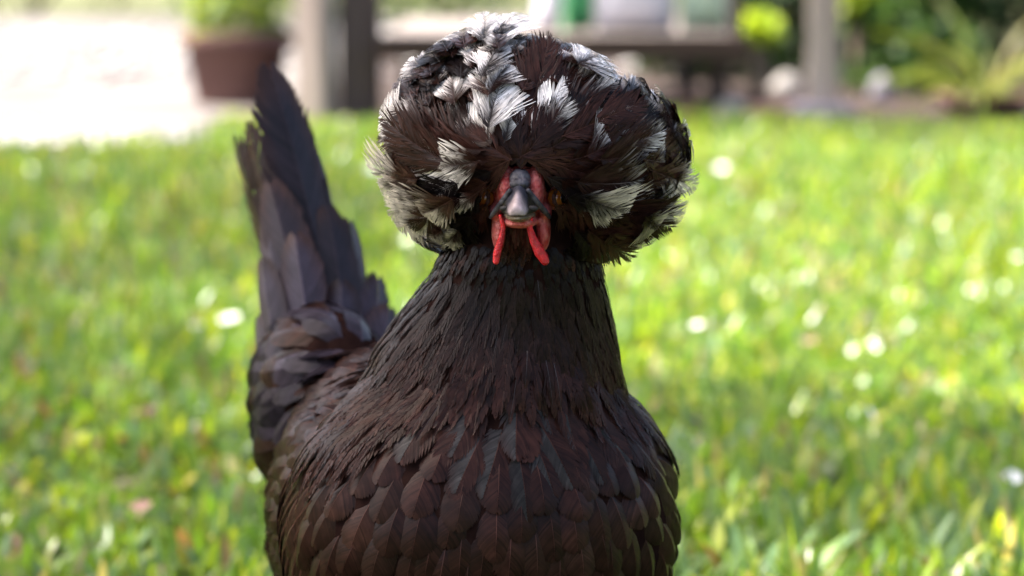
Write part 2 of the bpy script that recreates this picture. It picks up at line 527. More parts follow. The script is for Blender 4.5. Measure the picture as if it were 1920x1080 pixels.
def sack(name, label, px, d, w, dp, h, mat, lean=0.0, stripe=None, ry=0.0):
    b = W(px, 60, d)
    root = empty(name, (b[0], b[1], top), label, 'sack')
    bm = bmesh.new()
    nx, nz = 9, 12
    for face in (-1, 1):
        grid = []
        for j in range(nz + 1):
            v = j / nz
            row = []
            for i in range(nx + 1):
                u = i / nx * 2 - 1
                bulge = (1 - abs(u) ** 3) * (1 - abs(2 * v - 1) ** 5) ** 0.6
                wv = w * (1 - 0.10 * (2 * v - 1) ** 4 + 0.02 * math.sin(9 * v + px))
                x = u * wv / 2
                y = face * dp / 2 * bulge * (1.15 - 0.5 * v) + 0.006 * math.sin(5 * u + 8 * v + px)
                z = v * h
                x += lean * z
                row.append(bm.verts.new((b[0] + x, b[1] + y, top + 0.003 + z)))
            grid.append(row)
        for j in range(nz):
            for i in range(nx):
                q = (grid[j][i], grid[j][i + 1], grid[j + 1][i + 1], grid[j + 1][i])
                bm.faces.new(q if face < 0 else q[::-1])
    bmesh.ops.remove_doubles(bm, verts=bm.verts, dist=0.0008)
    bm_obj('sack_body', bm, mat, root)
    return root


sack('garden_sack', 'large white plastic sack standing on the platform', 1190, 6.32, 0.21, 0.13, 0.5, M['white_sack'])
sack('garden_sack', 'pale mint green sack beside the large white sack on the platform', 1322, 6.36, 0.135, 0.12, 0.45, M['mint_sack'])
sack('garden_sack', 'narrow bright green sack between two white sacks on the platform', 1082, 6.40, 0.085, 0.09, 0.42, M['green_sack'], 0.12)
sack('garden_sack', 'small white sack leaning at the left of the green sack', 1022, 6.34, 0.07, 0.09, 0.42, M['white_sack'], 0.16)


def rock(name, label, cat, c, s, mat, seed):
    rg = np.random.default_rng(seed)
    bm = bmesh.new()
    bmesh.ops.create_icosphere(bm, subdivisions=3, radius=1.0)
    ph = rg.uniform(0, 6, 6)
    for v in bm.verts:
        q = v.co
        f = 1 + 0.10 * math.sin(3 * q.x + ph[0]) * math.sin(3 * q.y + ph[1]) + 0.07 * math.sin(5 * q.z + ph[2] + 2 * q.x)
        v.co = Vector((q.x * s[0] * f + c[0], q.y * s[1] * f + c[1], q.z * s[2] * f + c[2] + s[2] * 0.6))
    return tag(bm_obj(name, bm, mat), label, cat)


rock('edging_stone', 'pale rounded stone on the bed edge left of the slim post', 'stone', G(1368, 6.15), (0.045, 0.04, 0.04), M['stone'], 3)
bm = bmesh.new(); g = G(1445, 6.1); box(bm, (g[0], g[1], 0.024), (0.11, 0.06, 0.055), 0.25, 0.006)
tag(bm_obj('edging_brick', bm, M['brick'], None, False), 'pinkish brick lying on the bed edge near the footing', 'brick')
bm = bmesh.new(); g = G(1310, 6.3); box(bm, (g[0], g[1], 0.03), (0.13, 0.06, 0.06), -0.15, 0.006)
tag(bm_obj('edging_brick', bm, M['brick'], None, False), 'worn brick beside the right side of the crest at the bed edge', 'brick')
rock('edging_stone', 'small white stone under the right end of the platform', 'stone', G(1475, 7.2), (0.05, 0.04, 0.04), M['stone'], 5)
rock('edging_stone', 'grey stone at the foot of the bush right of the slim post', 'stone', G(1650, 6.9), (0.03, 0.03, 0.05), M['concrete'], 8)

# spiky plant in a bowl
sc_ = G(1848, 6.35)
sp = empty('spiky_plant', sc_, 'spiky pale yellow green plant in a low clay bowl at the right edge', 'plant')
bm = bmesh.new()
lathe(bm, [(0.0, 0.0), (0.075, 0.0), (0.12, 0.045), (0.128, 0.05), (0.128, 0.062), (0.118, 0.062), (0.11, 0.05), (0.0, 0.048)], sc_, 32)
bm_obj('bowl', bm, M['terracotta'], sp)
for k in range(34):
    a = RNG.uniform(0, 6.28)
    L = RNG.uniform(0.2, 0.34)
    el = RNG.uniform(0.25, 1.35)
    d0 = np.array([math.cos(a), math.sin(a), 0])
    n = 8
    Pp, th = [np.array([sc_[0], sc_[1], 0.05]) + d0 * 0.02], el
    for i in range(n):
        Pp.append(Pp[-1] + (d0 * math.cos(th) + np.array([0, 0, math.sin(th)])) * L / n)
        th -= RNG.uniform(0.05, 0.2)
    S = np.array([-d0[1], d0[0], 0])
    V, T = [], []
    for i, p in enumerate(Pp):
        hw = 0.008 * (0.5 + 1.0 * i / n if i < n / 2 else 2.0 * (1 - i / n)) + 0.0006
        V += [p - S * hw + [0, 0, 0.004], p - [0, 0, 0.002], p + S * hw + [0, 0, 0.004]]
        if i: T += [[3 * i - 3, 3 * i - 2, 3 * i + 1], [3 * i - 3, 3 * i + 1, 3 * i], [3 * i - 2, 3 * i - 1, 3 * i + 2], [3 * i - 2, 3 * i + 2, 3 * i + 1]]
    c = np.array(random.choice([(0.13, 0.18, 0.035), (0.18, 0.21, 0.06), (0.05, 0.09, 0.02), (0.2, 0.19, 0.08)]))
    V = np.array(V); V[:, 2] = np.maximum(V[:, 2], 0.012)
    link('leaf', tri_mesh('leaf', V, T, np.repeat(c[None], len(V), 0)), M['leaf'], sp)


# petals and dry leaves in the lawn; most white petals stand in for glints
def flat_leaf(name, label, cat, px, d, L, wd, mat, z, rz, cup=0.25):
    g = G(px, d)
    bm = bmesh.new()
    n = 7
    rows = []
    for i in range(n + 1):
        t = i / n
        hw = 0.72 * wd / 2 * math.sin(math.pi * (0.06 + 0.90 * t)) ** 0.7
        x = 0.72 * (t - 0.5) * L
        zz = cup * L * (t - 0.5) ** 2
        rows.append([bm.verts.new((x, k * hw / 2, zz + cup * 0.8 * abs(k) / 2 * hw)) for k in (-2, -1, 0, 1, 2)])
    for a, b in zip(rows, rows[1:]):
        for k in range(4):
            bm.faces.new((a[k], a[k + 1], b[k + 1], b[k]))
    o = bm_obj(name, bm, mat)
    o.location = (g[0], g[1], z)
    o.rotation_euler = (RNG.uniform(-.4, .4) + 0.5, RNG.uniform(-.3, .3), rz)
    return tag(o, label, cat)


flat_leaf('petal_or_glint', 'large white petal lying in the grass left of the tail base', 'petal', 430, 2.70, 0.032, 0.026, M['petal'], 0.05, 0.3)
flat_leaf('petal_or_glint', 'pinkish white petal in the grass just left of the large white petal', 'petal', 368, 2.72, 0.022, 0.014, M['petal'], 0.04, 1.2)
flat_leaf('petal_or_glint', 'white petal standing in for a glint in the grass right of the crest', 'petal', 1352, 4.35, 0.03, 0.024, M['petal'], 0.06, 0.3)
flat_leaf('petal_or_glint', 'white petal standing in for a glint in sunlit grass at the far right edge', 'petal', 1905, 3.18, 0.022, 0.018, M['petal'], 0.055, 0.8)
flat_leaf('petal_or_glint', 'pale petal standing in for a glint in sunlit grass nearest the right shoulder of the hen', 'petal', 1305, 2.66, 0.018, 0.014, M['petal'], 0.05, 0.5)
flat_leaf('petal_or_glint', 'white petal standing in for a glint in the shaded grass lower right, upright between blades', 'petal', 1630, 2.17, 0.026, 0.013, M['petal'], 0.05, 1.5)
flat_leaf('petal_or_glint', 'pale petal standing in for a glint in the grass between the tail and the crest', 'petal', 700, 4.45, 0.035, 0.025, M['petal'], 0.05, 0.1)
flat_leaf('petal_or_glint', 'small cream petal standing in for a glint, half hidden at the bottom right corner', 'petal', 1895, 1.94, 0.02, 0.016, M['petal'], 0.045, 0.2)
flat_leaf('dry_leaf', 'dark red dry leaf in the sunlit grass on the right', 'dry leaf', 1515, 2.56, 0.024, 0.012, M['dry_leaf'], 0.05, 0.2)
flat_leaf('dry_leaf', 'brown dry leaf in the grass at the bottom left', 'dry leaf', 265, 1.84, 0.024, 0.016, M['dry_leaf'], 0.045, 0.5)
flat_leaf('dry_leaf', 'pale brown dry leaf in the grass left of the wing', 'dry leaf', 130, 2.33, 0.03, 0.016, M['dry_leaf'], 0.045, 2.0)
flat_leaf('dry_leaf', 'curled brown dry leaf left of the wing, nearest the hen', 'dry leaf', 280, 2.24, 0.022, 0.013, M['dry_leaf'], 0.04, 1.0)

# ------------------------------------------------------------------ unseen tree to the left, its crown shaped to cast the wanted shade
def unseen_shade_tree():
    rng = np.random.default_rng(21)
    tx, ty = -2.7, 0.6
    root = empty('unseen_shade_tree', (tx, ty, 0), 'unseen tree left of the lawn, its crown shaped to shade hen and grass', 'tree')
    H = 3.0
    # clumps of leaves placed to throw shade on chosen spots: (ground x, ground y, radius, leaves)
    spots = []
    for gx, gy, r, k in SHADE:
        hh = H + rng.uniform(-0.3, 0.5)
        spots.append((np.array([gx, gy, 0]) + SUN * hh / SUN[2], r, k))
    Ps = []
    for c, r, k in spots:
        q = unit(rng.normal(0, 1, (k, 3))) * (rng.uniform(0, 1, k) ** 0.45)[:, None] * np.array([r, r, r * 0.5])
        Ps.append(c + q)
    P = np.concatenate(Ps); n = len(P)
    D = unit(rng.normal(0, 1, (n, 3)) * [1, 1, 0.5])
    N = unit(rng.normal(0, 0.5, (n, 3)) + [0, 0, 1])
    L = rng.uniform(0.06, 0.12, n)
    V, T, C = leaf_cloud(P, D, N, L, L * 0.5, np.asarray(DARK + MID)[rng.integers(0, 8, n)])
    link('crown', tri_mesh('crown', V, T, C), M['leaf'], root)
    bm = bmesh.new()
    tube(bm, [(tx, ty, -0.05), (tx + 0.03, ty + 0.02, 0.6), (tx - 0.02, ty + 0.05, 1.3), (tx + 0.1, ty + 0.1, 2.1)], [0.17, 0.13, 0.115, 0.10], 14)
    for c, r, k in spots[:24:2]:
        m = np.array([tx, ty, 1.9]) * 0.45 + c * 0.55 + [0, 0, 0.15]
        tube(bm, [(tx + 0.08, ty + 0.09, 1.95), m, c], [0.055, 0.035, 0.012], 8)
    bm_obj('trunk', bm, M['bark'], root)


SHADE = [(-0.05, 0.0, 0.6, 1700), (0.55, 0.85, 0.4, 220), (0.15, 1.1, 0.35, 150), (-0.5, 0.9, 0.45, 220), (1.0, 0.9, 0.45, 180), (-0.3, 0.5, 0.5, 420), (0.1, -0.6, 0.6, 600), (-0.7, 0.1, 0.5, 400), (0.5, -0.1, 0.45, 420),
         (-0.9, 2.4, 0.55, 200), (-0.5, 2.9, 0.5, 170), (-0.9, 3.6, 0.6, 220), (-0.3, 3.6, 0.45, 120), (0.65, 0.75, 0.35, 150), (-0.5, 1.0, 0.4, 130), (0.2, 1.0, 0.35, 150), (-0.45, 1.7, 0.3, 60), (-0.5, 2.3, 0.35, 120), (0.9, 1.0, 0.4, 140), (-0.25, 3.0, 0.35, 110), (-0.45, 4.3, 0.4, 140), (0.9, 4.6, 0.4, 160), (0.4, 4.7, 0.35, 140), (0.1, 4.4, 0.3, 100)]
for gx in np.arange(-1.25, 0.0, 0.33):
    for gy in np.arange(1.3, 4.2, 0.33):
        if (math.sin(gx * 7.1 + gy * 3.3) + math.sin(gy * 5.7 - gx * 2.0)) > -0.75:
            SHADE.append((gx + 0.1 * math.sin(gy * 9), gy + 0.1 * math.sin(gx * 11), 0.27, 88))
unseen_shade_tree()

# ------------------------------------------------------------------ feathers
FE = {}                                               # kind -> list of (score, verts, tris, cols)


def prof_round(s):
    return np.sqrt(np.clip(1 - np.where(s < 0.58, (0.58 - s) / 0.75, (s - 0.58) / 0.425) ** 2, 0, 1))


def prof_lance(s):
    return np.clip(np.sin(np.pi * np.clip(0.10 + 0.90 * s, 0, 1)) ** 0.8, 0.0, 1)


def prof_strap(s):
    return np.clip(np.minimum(0.35 + 1.3 * s, 1.0) * np.sqrt(np.clip(1 - np.clip((s - 0.62) / 0.385, 0, 1) ** 2.4, 0, 1)), 0, 1)


def prof_fan(s):
    return np.clip(np.minimum(0.25 + 1.15 * s, 1.0) * np.sqrt(np.clip(1 - np.clip((s - 0.70) / 0.305, 0, 1) ** 2.2, 0, 1)), 0, 1)


def feather(root, t, n, L, Wd, bend, tent, nb, rng, prof=prof_round, ang=48, fray=0.12, splits=2, ov=1.5,
            col=None, shaft=(0.10, 0.07, 0.06), shw=0.00035, curl=0.25, side=0.0, cup=0.0, thin=0.75, v0=0.10, grain=0.2, base_shaft=None):
    """one feather: two rows of barbs on a bent shaft -> verts, tris, cols; col(s, u, sgn) gives the plumage colour.
    The barbs are laid out flat (lateral, longitudinal), then the vane is bent and folded along its shaft."""
    t = unit(t); n = unit(n - t * np.dot(n, t)); b = np.cross(n, t)
    V, T, C, off = [], [], [], 0
    be = bend if abs(bend) > 1e-3 else 1e-3

    def curve(s):
        a = be * s
        p = root + t * (L * np.sin(a) / be)[..., None] - n * (L * (1 - np.cos(a)) / be)[..., None] + b * (side * L * s ** 2)[..., None]
        nn = n * np.cos(a)[..., None] + t * np.sin(a)[..., None]
        return p, nn
    u = np.array([0.0, 0.42, 0.78, 1.0])
    for sg in (-1.0, 1.0):
        x = np.clip((np.arange(nb) + 0.5 + rng.normal(0, 0.12, nb)) / nb, 0.001, 0.999)
        v = v0 + (1 - v0) * (1 - (1 - x) ** 1.45)
        lat = Wd / 2 * prof(v)
        al = np.radians(ang) * (1 - 0.25 * v)
        s = np.maximum(v - lat / np.tan(al) / L, 0.02 + 0.5 * v0 * x)
        dx, dy = lat, (v - s) * L
        knots = rng.normal(0, fray, max(4, nb // 5))
        rot = np.interp(x, np.linspace(0, 1, len(knots)), knots) + rng.normal(0, fray * 0.5, nb)
        for _ in range(splits):
            c = rng.uniform(0.2, 0.98)
            rot = rot + np.where(x > c, 1, -1) * rng.uniform(0.2, 1.3) * fray * np.exp(-np.abs(x - c) * 8)
        ln = 1 + rng.normal(0, fray * 0.5, nb)
        ex = (dx * np.cos(rot) - dy * np.sin(rot)) * ln
        ey = (dx * np.sin(rot) + dy * np.cos(rot)) * ln
        ex = np.maximum(ex, 0.0001)
        # barbs leave the shaft at a wider angle and curl towards the tip
        lx = ex[:, None] * (u + curl * u * (1 - u))[None]
        ly = s[:, None] * L + ey[:, None] * (u - curl * u * (1 - u))[None]
        gx, gy = np.gradient(lx, axis=1), np.gradient(ly, axis=1)
        gl = np.hypot(gx, gy) + 1e-9
        gx, gy = gx / gl, gy / gl
        sx, sy = np.gradient(lx, axis=0), np.gradient(ly, axis=0)
        sp = np.abs(sx * gy - sy * gx)
        sp = np.minimum(sp, 3.5 * L / nb) + 0.15 * L / nb
        hw = 0.5 * ov * sp * np.array([1.0, 1.0, thin, 0.0])
        vert = np.empty((nb, 7, 2))
        vert[:, 0:6:2, 0] = (lx + gy * hw)[:, :3]; vert[:, 0:6:2, 1] = (ly - gx * hw)[:, :3]
        vert[:, 1:6:2, 0] = (lx - gy * hw)[:, :3]; vert[:, 1:6:2, 1] = (ly + gx * hw)[:, :3]
        vert[:, 6, 0] = lx[:, 3]; vert[:, 6, 1] = ly[:, 3]
        vx = np.maximum(vert[..., 0], 0)
        p, nn = curve(vert[..., 1] / L)
        ht = -(tent * vx + cup * vx ** 2 / max(Wd, 1e-5)) + (rng.normal(0, fray * 0.10, nb)[:, None] * vx)
        sh_ = L / nb * 0.10
        ht[:, 0:6:2] += sh_
        ht[:, 1:6:2] -= sh_
        P = p + b * (sg * vx)[..., None] + nn * ht[..., None]
        c = np.empty((nb, 7, 3))
        for k, uu in enumerate((0, 0, 0.42, 0.42, 0.78, 0.78, 1.0)):
            c[:, k] = col(s + (v - s) * uu, np.full(nb, uu), sg)
        c *= np.clip(1 + rng.normal(0, grain, nb), 0.5, 1.6)[:, None, None]
        tr = (np.arange(nb) * 7)[:, None, None] + (STRIP if sg > 0 else STRIP[:, ::-1])[None]
        V.append(P.reshape(-1, 3)); T.append(tr.reshape(-1, 3) + off); C.append(c.reshape(-1, 3)); off += nb * 7
    s = np.linspace(0, 0.95, 7)
    p, nn = curve(s)
    w = shw * (1.1 - s)[:, None]
    v = np.stack([p - b * w, p + nn * w * 0.9, p + b * w], 1).reshape(-1, 3)
    tr = []
    for i in range(6):
        for a, c in ((0, 1), (1, 2)):
            i0, i1, j0, j1 = 3 * i + a, 3 * i + c, 3 * i + 3 + a, 3 * i + 3 + c
            tr += [[i0, i1, j1], [i0, j1, j0]]
    V.append(v); T.append(np.array(tr) + off); 
    k = np.repeat(np.clip(s * 2.2 - 0.6, 0, 1), 3)[:, None]
    C.append(np.asarray(shaft)[None] * k + np.asarray(shaft if base_shaft is None else base_shaft)[None] * (1 - k))
    return np.concatenate(V), np.concatenate(T), np.concatenate(C)


def put(kind, vtc, score, label=None, mat='feather'):
    FE.setdefault(kind, []).append((score, vtc, label, mat))


BROWN = np.array([0.0192, 0.0074, 0.0055])
BLACK = np.array([0.0060, 0.0042, 0.0042])
WARM = np.array([0.030, 0.0132, 0.0096])
SLATE = np.array([0.050, 0.046, 0.045])
WHITE = np.array([0.70, 0.665, 0.635])
CREAM = np.array([0.52, 0.45, 0.37])
LILAC_SHEEN = np.array([0.034, 0.026, 0.038])  # lilac sky sheen put into the plumage colour


def plain(c, edge=1.0, tipc=None):
    c = np.asarray(c)

    def f(s, u, sg):
        k = (1 + (edge - 1) * u ** 2)[:, None] * (0.9 + 0.2 * s)[:, None]
        o = c[None] * k
        if tipc is not None:
            w = np.clip((s + 0.25 * u - 0.85) * 4, 0, 1)[:, None]
            o = o * (1 - w) + np.asarray(tipc)[None] * w
        return o
    return f


def plain_edge(c, e):
    def f(s, u, sg):
        k = (np.clip((u - 0.55) * 2.2, 0, 1) * np.clip(s * 2 - 0.5, 0, 1) + np.clip(s * 6 - 5.0, 0, 1)).clip(0, 1)[:, None]
        return np.asarray(c)[None] * (1 - k) + np.asarray(e)[None] * k
    return f


def two_tone(c, c2, side):
    def f(s, u, sg):
        k = np.clip(1.3 - u, 0, 1)[:, None] if sg == side else 0.0 * u[:, None]
        return np.asarray(c)[None] * (1 - k) + np.asarray(c2)[None] * k
    return f


def white_col(dark, white, start, rng, full=False):
    ph = rng.uniform(0, 6.28)
    sd = rng.uniform(-0.12, 0.12)

    def f(s, u, sg):
        e = s + 0.30 * u * (1 - s) + sd * sg + 0.05 * np.sin(17 * s + ph)
        w = np.clip((e - start + rng.normal(0, 0.05, len(e))) * 4.2, 0, 1)[:, None]
        return dark[None] * (1 - w) + white[None] * w
    return f


# ------------------------------------------------------------------ the hen
hen_base = np.array([-0.02, 0.12, 0.0])
hen = empty('hen', hen_base, 'dark brown hen with a round brown and white feather crest, facing the camera', 'hen')


def ball(bm, c, r, rz=0.0, rx=0.0):
    m = Matrix.Translation(Vector(c)) @ Matrix.Rotation(rz, 4, 'Z') @ Matrix.Rotation(rx, 4, 'X') @ Matrix.Diagonal((r[0], r[1], r[2], 1))
    bmesh.ops.create_uvsphere(bm, u_segments=32, v_segments=20, radius=1.0, matrix=m)


def chain(bm, pts, radii, step=0.35):
    for i in range(len(pts) - 1):
        a, b = np.asarray(pts[i]), np.asarray(pts[i + 1])
        n = max(2, int(np.linalg.norm(b - a) / (min(radii[i], radii[i + 1]) * step)))
        for k in range(n + 1):
            t = k / n
            r = radii[i] * (1 - t) + radii[i + 1] * t
            m = Matrix.Translation(Vector(a * (1 - t) + b * t)) @ Matrix.Scale(r, 4)
            bmesh.ops.create_icosphere(bm, subdivisions=2, radius=1.0, matrix=m)


def fused(bm, voxel, smooth, factor=0.5):
    """join the overlapping lumps into one continuous skin"""
    me = bpy.data.meshes.new('lumps')
    bm.to_mesh(me); bm.free()
    o = bpy.data.objects.new('lumps', me)
    COL.objects.link(o)
    r = o.modifiers.new('r', 'REMESH'); r.mode = 'VOXEL'; r.voxel_size = voxel
    s = o.modifiers.new('s', 'SMOOTH'); s.iterations = smooth; s.factor = factor
    dg = bpy.context.evaluated_depsgraph_get()
    out = bpy.data.meshes.new_from_object(o.evaluated_get(dg))
    bpy.data.objects.remove(o); bpy.data.meshes.remove(me)
    out.shade_smooth()
    return out


YAW = R(21)
bm = bmesh.new()
ball(bm, W(978, 372, 1.100), (0.0165, 0.022, 0.019))
ball(bm, W(1003, 262, 1.120), (0.045, 0.036, 0.034))
chain(bm, [W(982, 395, 1.104), W(984, 470, 1.115), W(967, 600, 1.128), W(945, 700, 1.135), W(925, 780, 1.14)], [0.022, 0.033, 0.043, 0.0535, 0.061], 0.25)
ball(bm, W(910, 980, 1.142), (0.0875, 0.074, 0.080), YAW)
ball(bm, W(815, 905, 1.225), (0.071, 0.10, 0.070), YAW, R(-8))
ball(bm, W(600, 735, 1.305), (0.034, 0.055, 0.042), YAW, R(-25))
ball(bm, W(628, 1000, 1.185), (0.021, 0.085, 0.058), YAW, R(-6))
ball(bm, W(545, 800, 1.30), (0.017, 0.03, 0.035), YAW)
hips = [np.array([-0.055, 0.10, 0.13]), np.array([0.015, 0.13, 0.13])]
for hp in hips:
    hock = hp + [0.0, 0.012, -0.062]
    foot = hp * [1, 1, 0] + [0, -0.012, 0.010]
    chain(bm, [hp + [0, 0, 0.02], hock], [0.034, 0.010])
    chain(bm, [hock, foot], [0.0075, 0.0065])
    for da, ln in ((-0.45, 0.045), (0.0, 0.052), (0.45, 0.045), (math.pi, 0.022)):
        d = np.array([math.sin(da), -math.cos(da), 0])
        chain(bm, [foot, foot + d * ln * 0.6 + [0, 0, -0.002], foot + d * ln + [0, 0, -0.005]], [0.006, 0.0052, 0.0035])
body_me = fused(bm, 0.0026, 10)
M['skin_dark'] = noise_mat('down', (0.010, 0.005, 0.0045), (0.018, 0.009, 0.0075), 150, 0.9, spec=0.0)
body = link('body', body_me, M['skin_dark'], hen)
bv = np.empty(len(body_me.vertices) * 3, np.float32); body_me.vertices.foreach_get('co', bv); bv = bv.reshape(-1, 3).astype(float)
body_me.calc_loop_triangles()
bt = np.empty(len(body_me.loop_triangles) * 3, np.int32); body_me.loop_triangles.foreach_get('vertices', bt); bt = bt.reshape(-1, 3)
bn = np.empty(len(body_me.vertices) * 3, np.float32); body_me.vertices.foreach_get('normal', bn); bn = bn.reshape(-1, 3).astype(float)

headc = W(978, 375, 1.100)
crest_c = W(1001, 268, 1.108)
CR = np.array([0.0624, 0.0500, 0.0505])
# feather regions on the skin
rng = np.random.default_rng(11)
tv = bv[bt]
area = 0.5 * np.linalg.norm(np.cross(tv[:, 1] - tv[:, 0], tv[:, 2] - tv[:, 0]), axis=1)
NC = 70000
ti = rng.choice(len(bt), NC, p=area / area.sum())
w1, w2 = rng.uniform(0, 1, NC), rng.uniform(0, 1, NC)
sw = w1 + w2 > 1
w1[sw], w2[sw] = 1 - w1[sw], 1 - w2[sw]
cand = tv[ti, 0] + (tv[ti, 1] - tv[ti, 0]) * w1[:, None] + (tv[ti, 2] - tv[ti, 0]) * w2[:, None]
cn = unit(bn[bt[ti, 0]] * (1 - w1 - w2)[:, None] + bn[bt[ti, 1]] * w1[:, None] + bn[bt[ti, 2]] * w2[:, None])
NECK = [W(982, 395, 1.104), W(984, 470, 1.115), W(967, 600, 1.128), W(945, 700, 1.135), W(925, 790, 1.14)]
BACK = unit(np.array([-math.sin(YAW), math.cos(YAW), 0.0]))
pxc = PX(cand)


def lim_of(x):
    return 690 + 130 * min(1, abs(x - 978) / 260) ** 1.5


def region(i):
    p = cand[i]; x, y, d = pxc[i]; n_ = cn[i]
    if p[2] < 0.085: return None
    ec = (p - crest_c) / (CR * 0.97)
    if ec @ ec < 1: return None
    if n_[1] < 0.2 and 905 < x < 1048 and d < 1.105 and (y < 412 or (y < 445 and abs(x - 976) > 24)): return None       # bare face
    side = abs(x - 978)
    if y < 500 and d < 1.2: return 'head'
    # hackle cape: hangs lower at the sides than in the middle of the breast
    lim = 690 + 130 * min(1, side / 260) ** 1.5 if n_[1] < 0.2 else 800
    if d < 1.19 and y < lim and (x > 650 or d < 1.12): return 'hackle'
    if d > 1.245 and (y < 960): return 'saddle'
    if d < 1.15 and y < 845 - 60 * abs(x - 950) / 260 and 700 < x < 1210: return 'bib'
    return 'scale'


SPEC = {  # spacing, length, width
    'head': (0.0030, 0.010, 0.0036), 'hackle': (0.0035, 0.031, 0.0052), 'bib': (0.0082, 0.032, 0.0150),
    'scale': (0.0098, 0.0245, 0.0185), 'saddle': (0.0088, 0.030, 0.0165)}
grid = {}
chosen = []
cell = 0.009
for i in range(NC):
    reg = region(i)
    if reg is None: continue
    r = SPEC[reg][0]
    p = cand[i]
    key = tuple((p // cell).astype(int))
    ok = True
    for a in (-1, 0, 1):
        for b_ in (-1, 0, 1):
            for c_ in (-1, 0, 1):
                for q, rq in grid.get((key[0] + a, key[1] + b_, key[2] + c_), ()):
                    dd = p - q
                    rr = min(r, rq)
                    if dd @ dd < rr * rr: ok = False; break
                if not ok: break
            if not ok: break
        if not ok: break
    if ok:
        grid.setdefault(key, []).append((p, r)); chosen.append((i, reg))

bvh = BVHTree.FromPolygons([Vector(v) for v in bv], [tuple(int(q) for q in f) for f in bt])


def lay(p, n_, t, L, lift):
    """lay a feather along the skin: returns root, starting direction and bend so that it follows the body"""
    root = p - n_ * 0.0006
    q, qn, _, _ = bvh.find_nearest(Vector(p + t * L))
    tip = np.array(q) + np.array(qn) * lift
    q, qn, _, _ = bvh.find_nearest(Vector(p + t * L * 0.5))
    mid = np.array(q) + np.array(qn) * lift * 0.85
    ch = tip - root
    cl = np.linalg.norm(ch)
    tc_ = ch / cl
    nn = unit(n_ - tc_ * (n_ @ tc_))
    sag = float((mid - (root + tip) / 2) @ nn)
    bend = float(np.clip(8 * sag / L, -0.5, 1.0))
    return root, unit(tc_ * math.cos(bend / 2) + nn * math.sin(bend / 2)), bend


KIND = {'head': 'head_feather', 'hackle': 'hackle_feather', 'bib': 'breast_feather', 'scale': 'body_feather', 'saddle': 'saddle_feather'}
for i, reg in chosen:
    p, n_ = cand[i], cn[i]
    x, y, d = pxc[i]
    sp_, L, Wd = SPEC[reg]
    down = np.array([0, 0, -1.0])
    if reg in ('head', 'hackle'):
        f = down + 0.55 * unit((p - headc) * [1, 1, 0.3]) + 0.25 * BACK
    elif reg == 'bib':
        f = down + 0.25 * BACK + 0.25 * unit((p - headc) * [1, 0.3, 0])
    elif reg == 'scale':
        wgt = np.clip((d - 1.10) / 0.06, 0, 1)
        f = down * (1 - 0.55 * wgt) + BACK * (0.35 + 1.0 * wgt)
    else:
        f = BACK * 0.6 + np.array([-0.25, 0, 0.1]) + down * 0.45
    t = f - n_ * (f @ n_)
    t = unit(t + (0.05 if reg == 'scale' else 0.10) * rng.normal(0, 1, 3))
    t = unit(t - n_ * (t @ n_))
    L = L * rng.uniform(0.85, 1.2); Wd = Wd * rng.uniform(0.88, 1.12)
    vis = max(0.0, float(-n_ @ unit(p - _c))) * L * Wd * (1 if y < 1120 else 0.2)
    br = rng.uniform(0.7, 1.35)
    k = np.clip((y - 480) / 220, 0, 1)
    if reg == 'hackle':
        L *= 0.65 + 0.45 * k; Wd *= 0.75 + 0.35 * k
    if reg == 'hackle' and abs(x - 960) < 200 and y > 640: L *= 0.72
    root, t, bend = lay(p, n_, t, L, {'head': 0.0011, 'hackle': 0.0013, 'bib': 0.0024, 'scale': 0.0030, 'saddle': 0.0034}[reg] * rng.uniform(0.7, 1.3) + (0.0028 if reg == 'hackle' and y > lim_of(x) - 45 else 0.0))
    if reg == 'head':
        c = BLACK * br if rng.uniform() < 0.85 else BROWN * br
        vtc = feather(root, t, n_, L, Wd, bend, 0.10, 9, rng, prof_lance, 32, 0.15, 0, 1.3, plain(c), shaft=c * 1.6, shw=0.00015)
    elif reg == 'hackle':
        c = (BLACK * (1 - k) + BROWN * k) * br
        sh = c * 2.2 if rng.uniform() < 0.90 else np.array([0.055, 0.048, 0.05])
        vtc = feather(root, t, n_, L, Wd, bend, 0.16, 17, rng, prof_lance, 25, 0.12, 1, 1.3, plain(c, 1.25), shaft=sh, shw=0.00014, thin=0.75, grain=0.22)
    elif reg == 'bib':
        c = BROWN * br; hs = rng.uniform() < 0.35
        vtc = feather(root, t, n_, L, Wd, bend, 0.16, 34, rng, prof_round, 40, 0.06, 2, 1.5, (two_tone(c, SLATE * 0.55 * br, -1) if hs else plain(c, 1.15)), shaft=c * 2.0, shw=0.00028)
    elif reg == 'scale':
        c = (BROWN * 0.95 if rng.uniform() < 0.8 else WARM * 0.7) * br
        if x < 700 and y < 950: c = c * 0.5 + WARM * 0.6 * br  # left shoulder: light from the left put in as a warmer, lighter brown
        vtc = feather(root, t, n_, L, Wd, bend, 0.20, 40, rng, prof_round, 50, 0.03, 1, 1.8, plain(c, 0.7), shaft=c * 2.6, shw=0.00026, cup=0.40, thin=1.0)
    else:
        c = (LILAC_SHEEN * 0.7 if rng.uniform() < 0.72 else WARM * 0.75) * br
        vtc = feather(root, t, n_, L, Wd, bend + 0.1, 0.22, 28, rng, prof_round, 48, 0.035, 1, 1.7, plain(c, 1.0), shaft=c * 1.8, cup=0.2, thin=1.0)
    put(KIND[reg], vtc, vis)

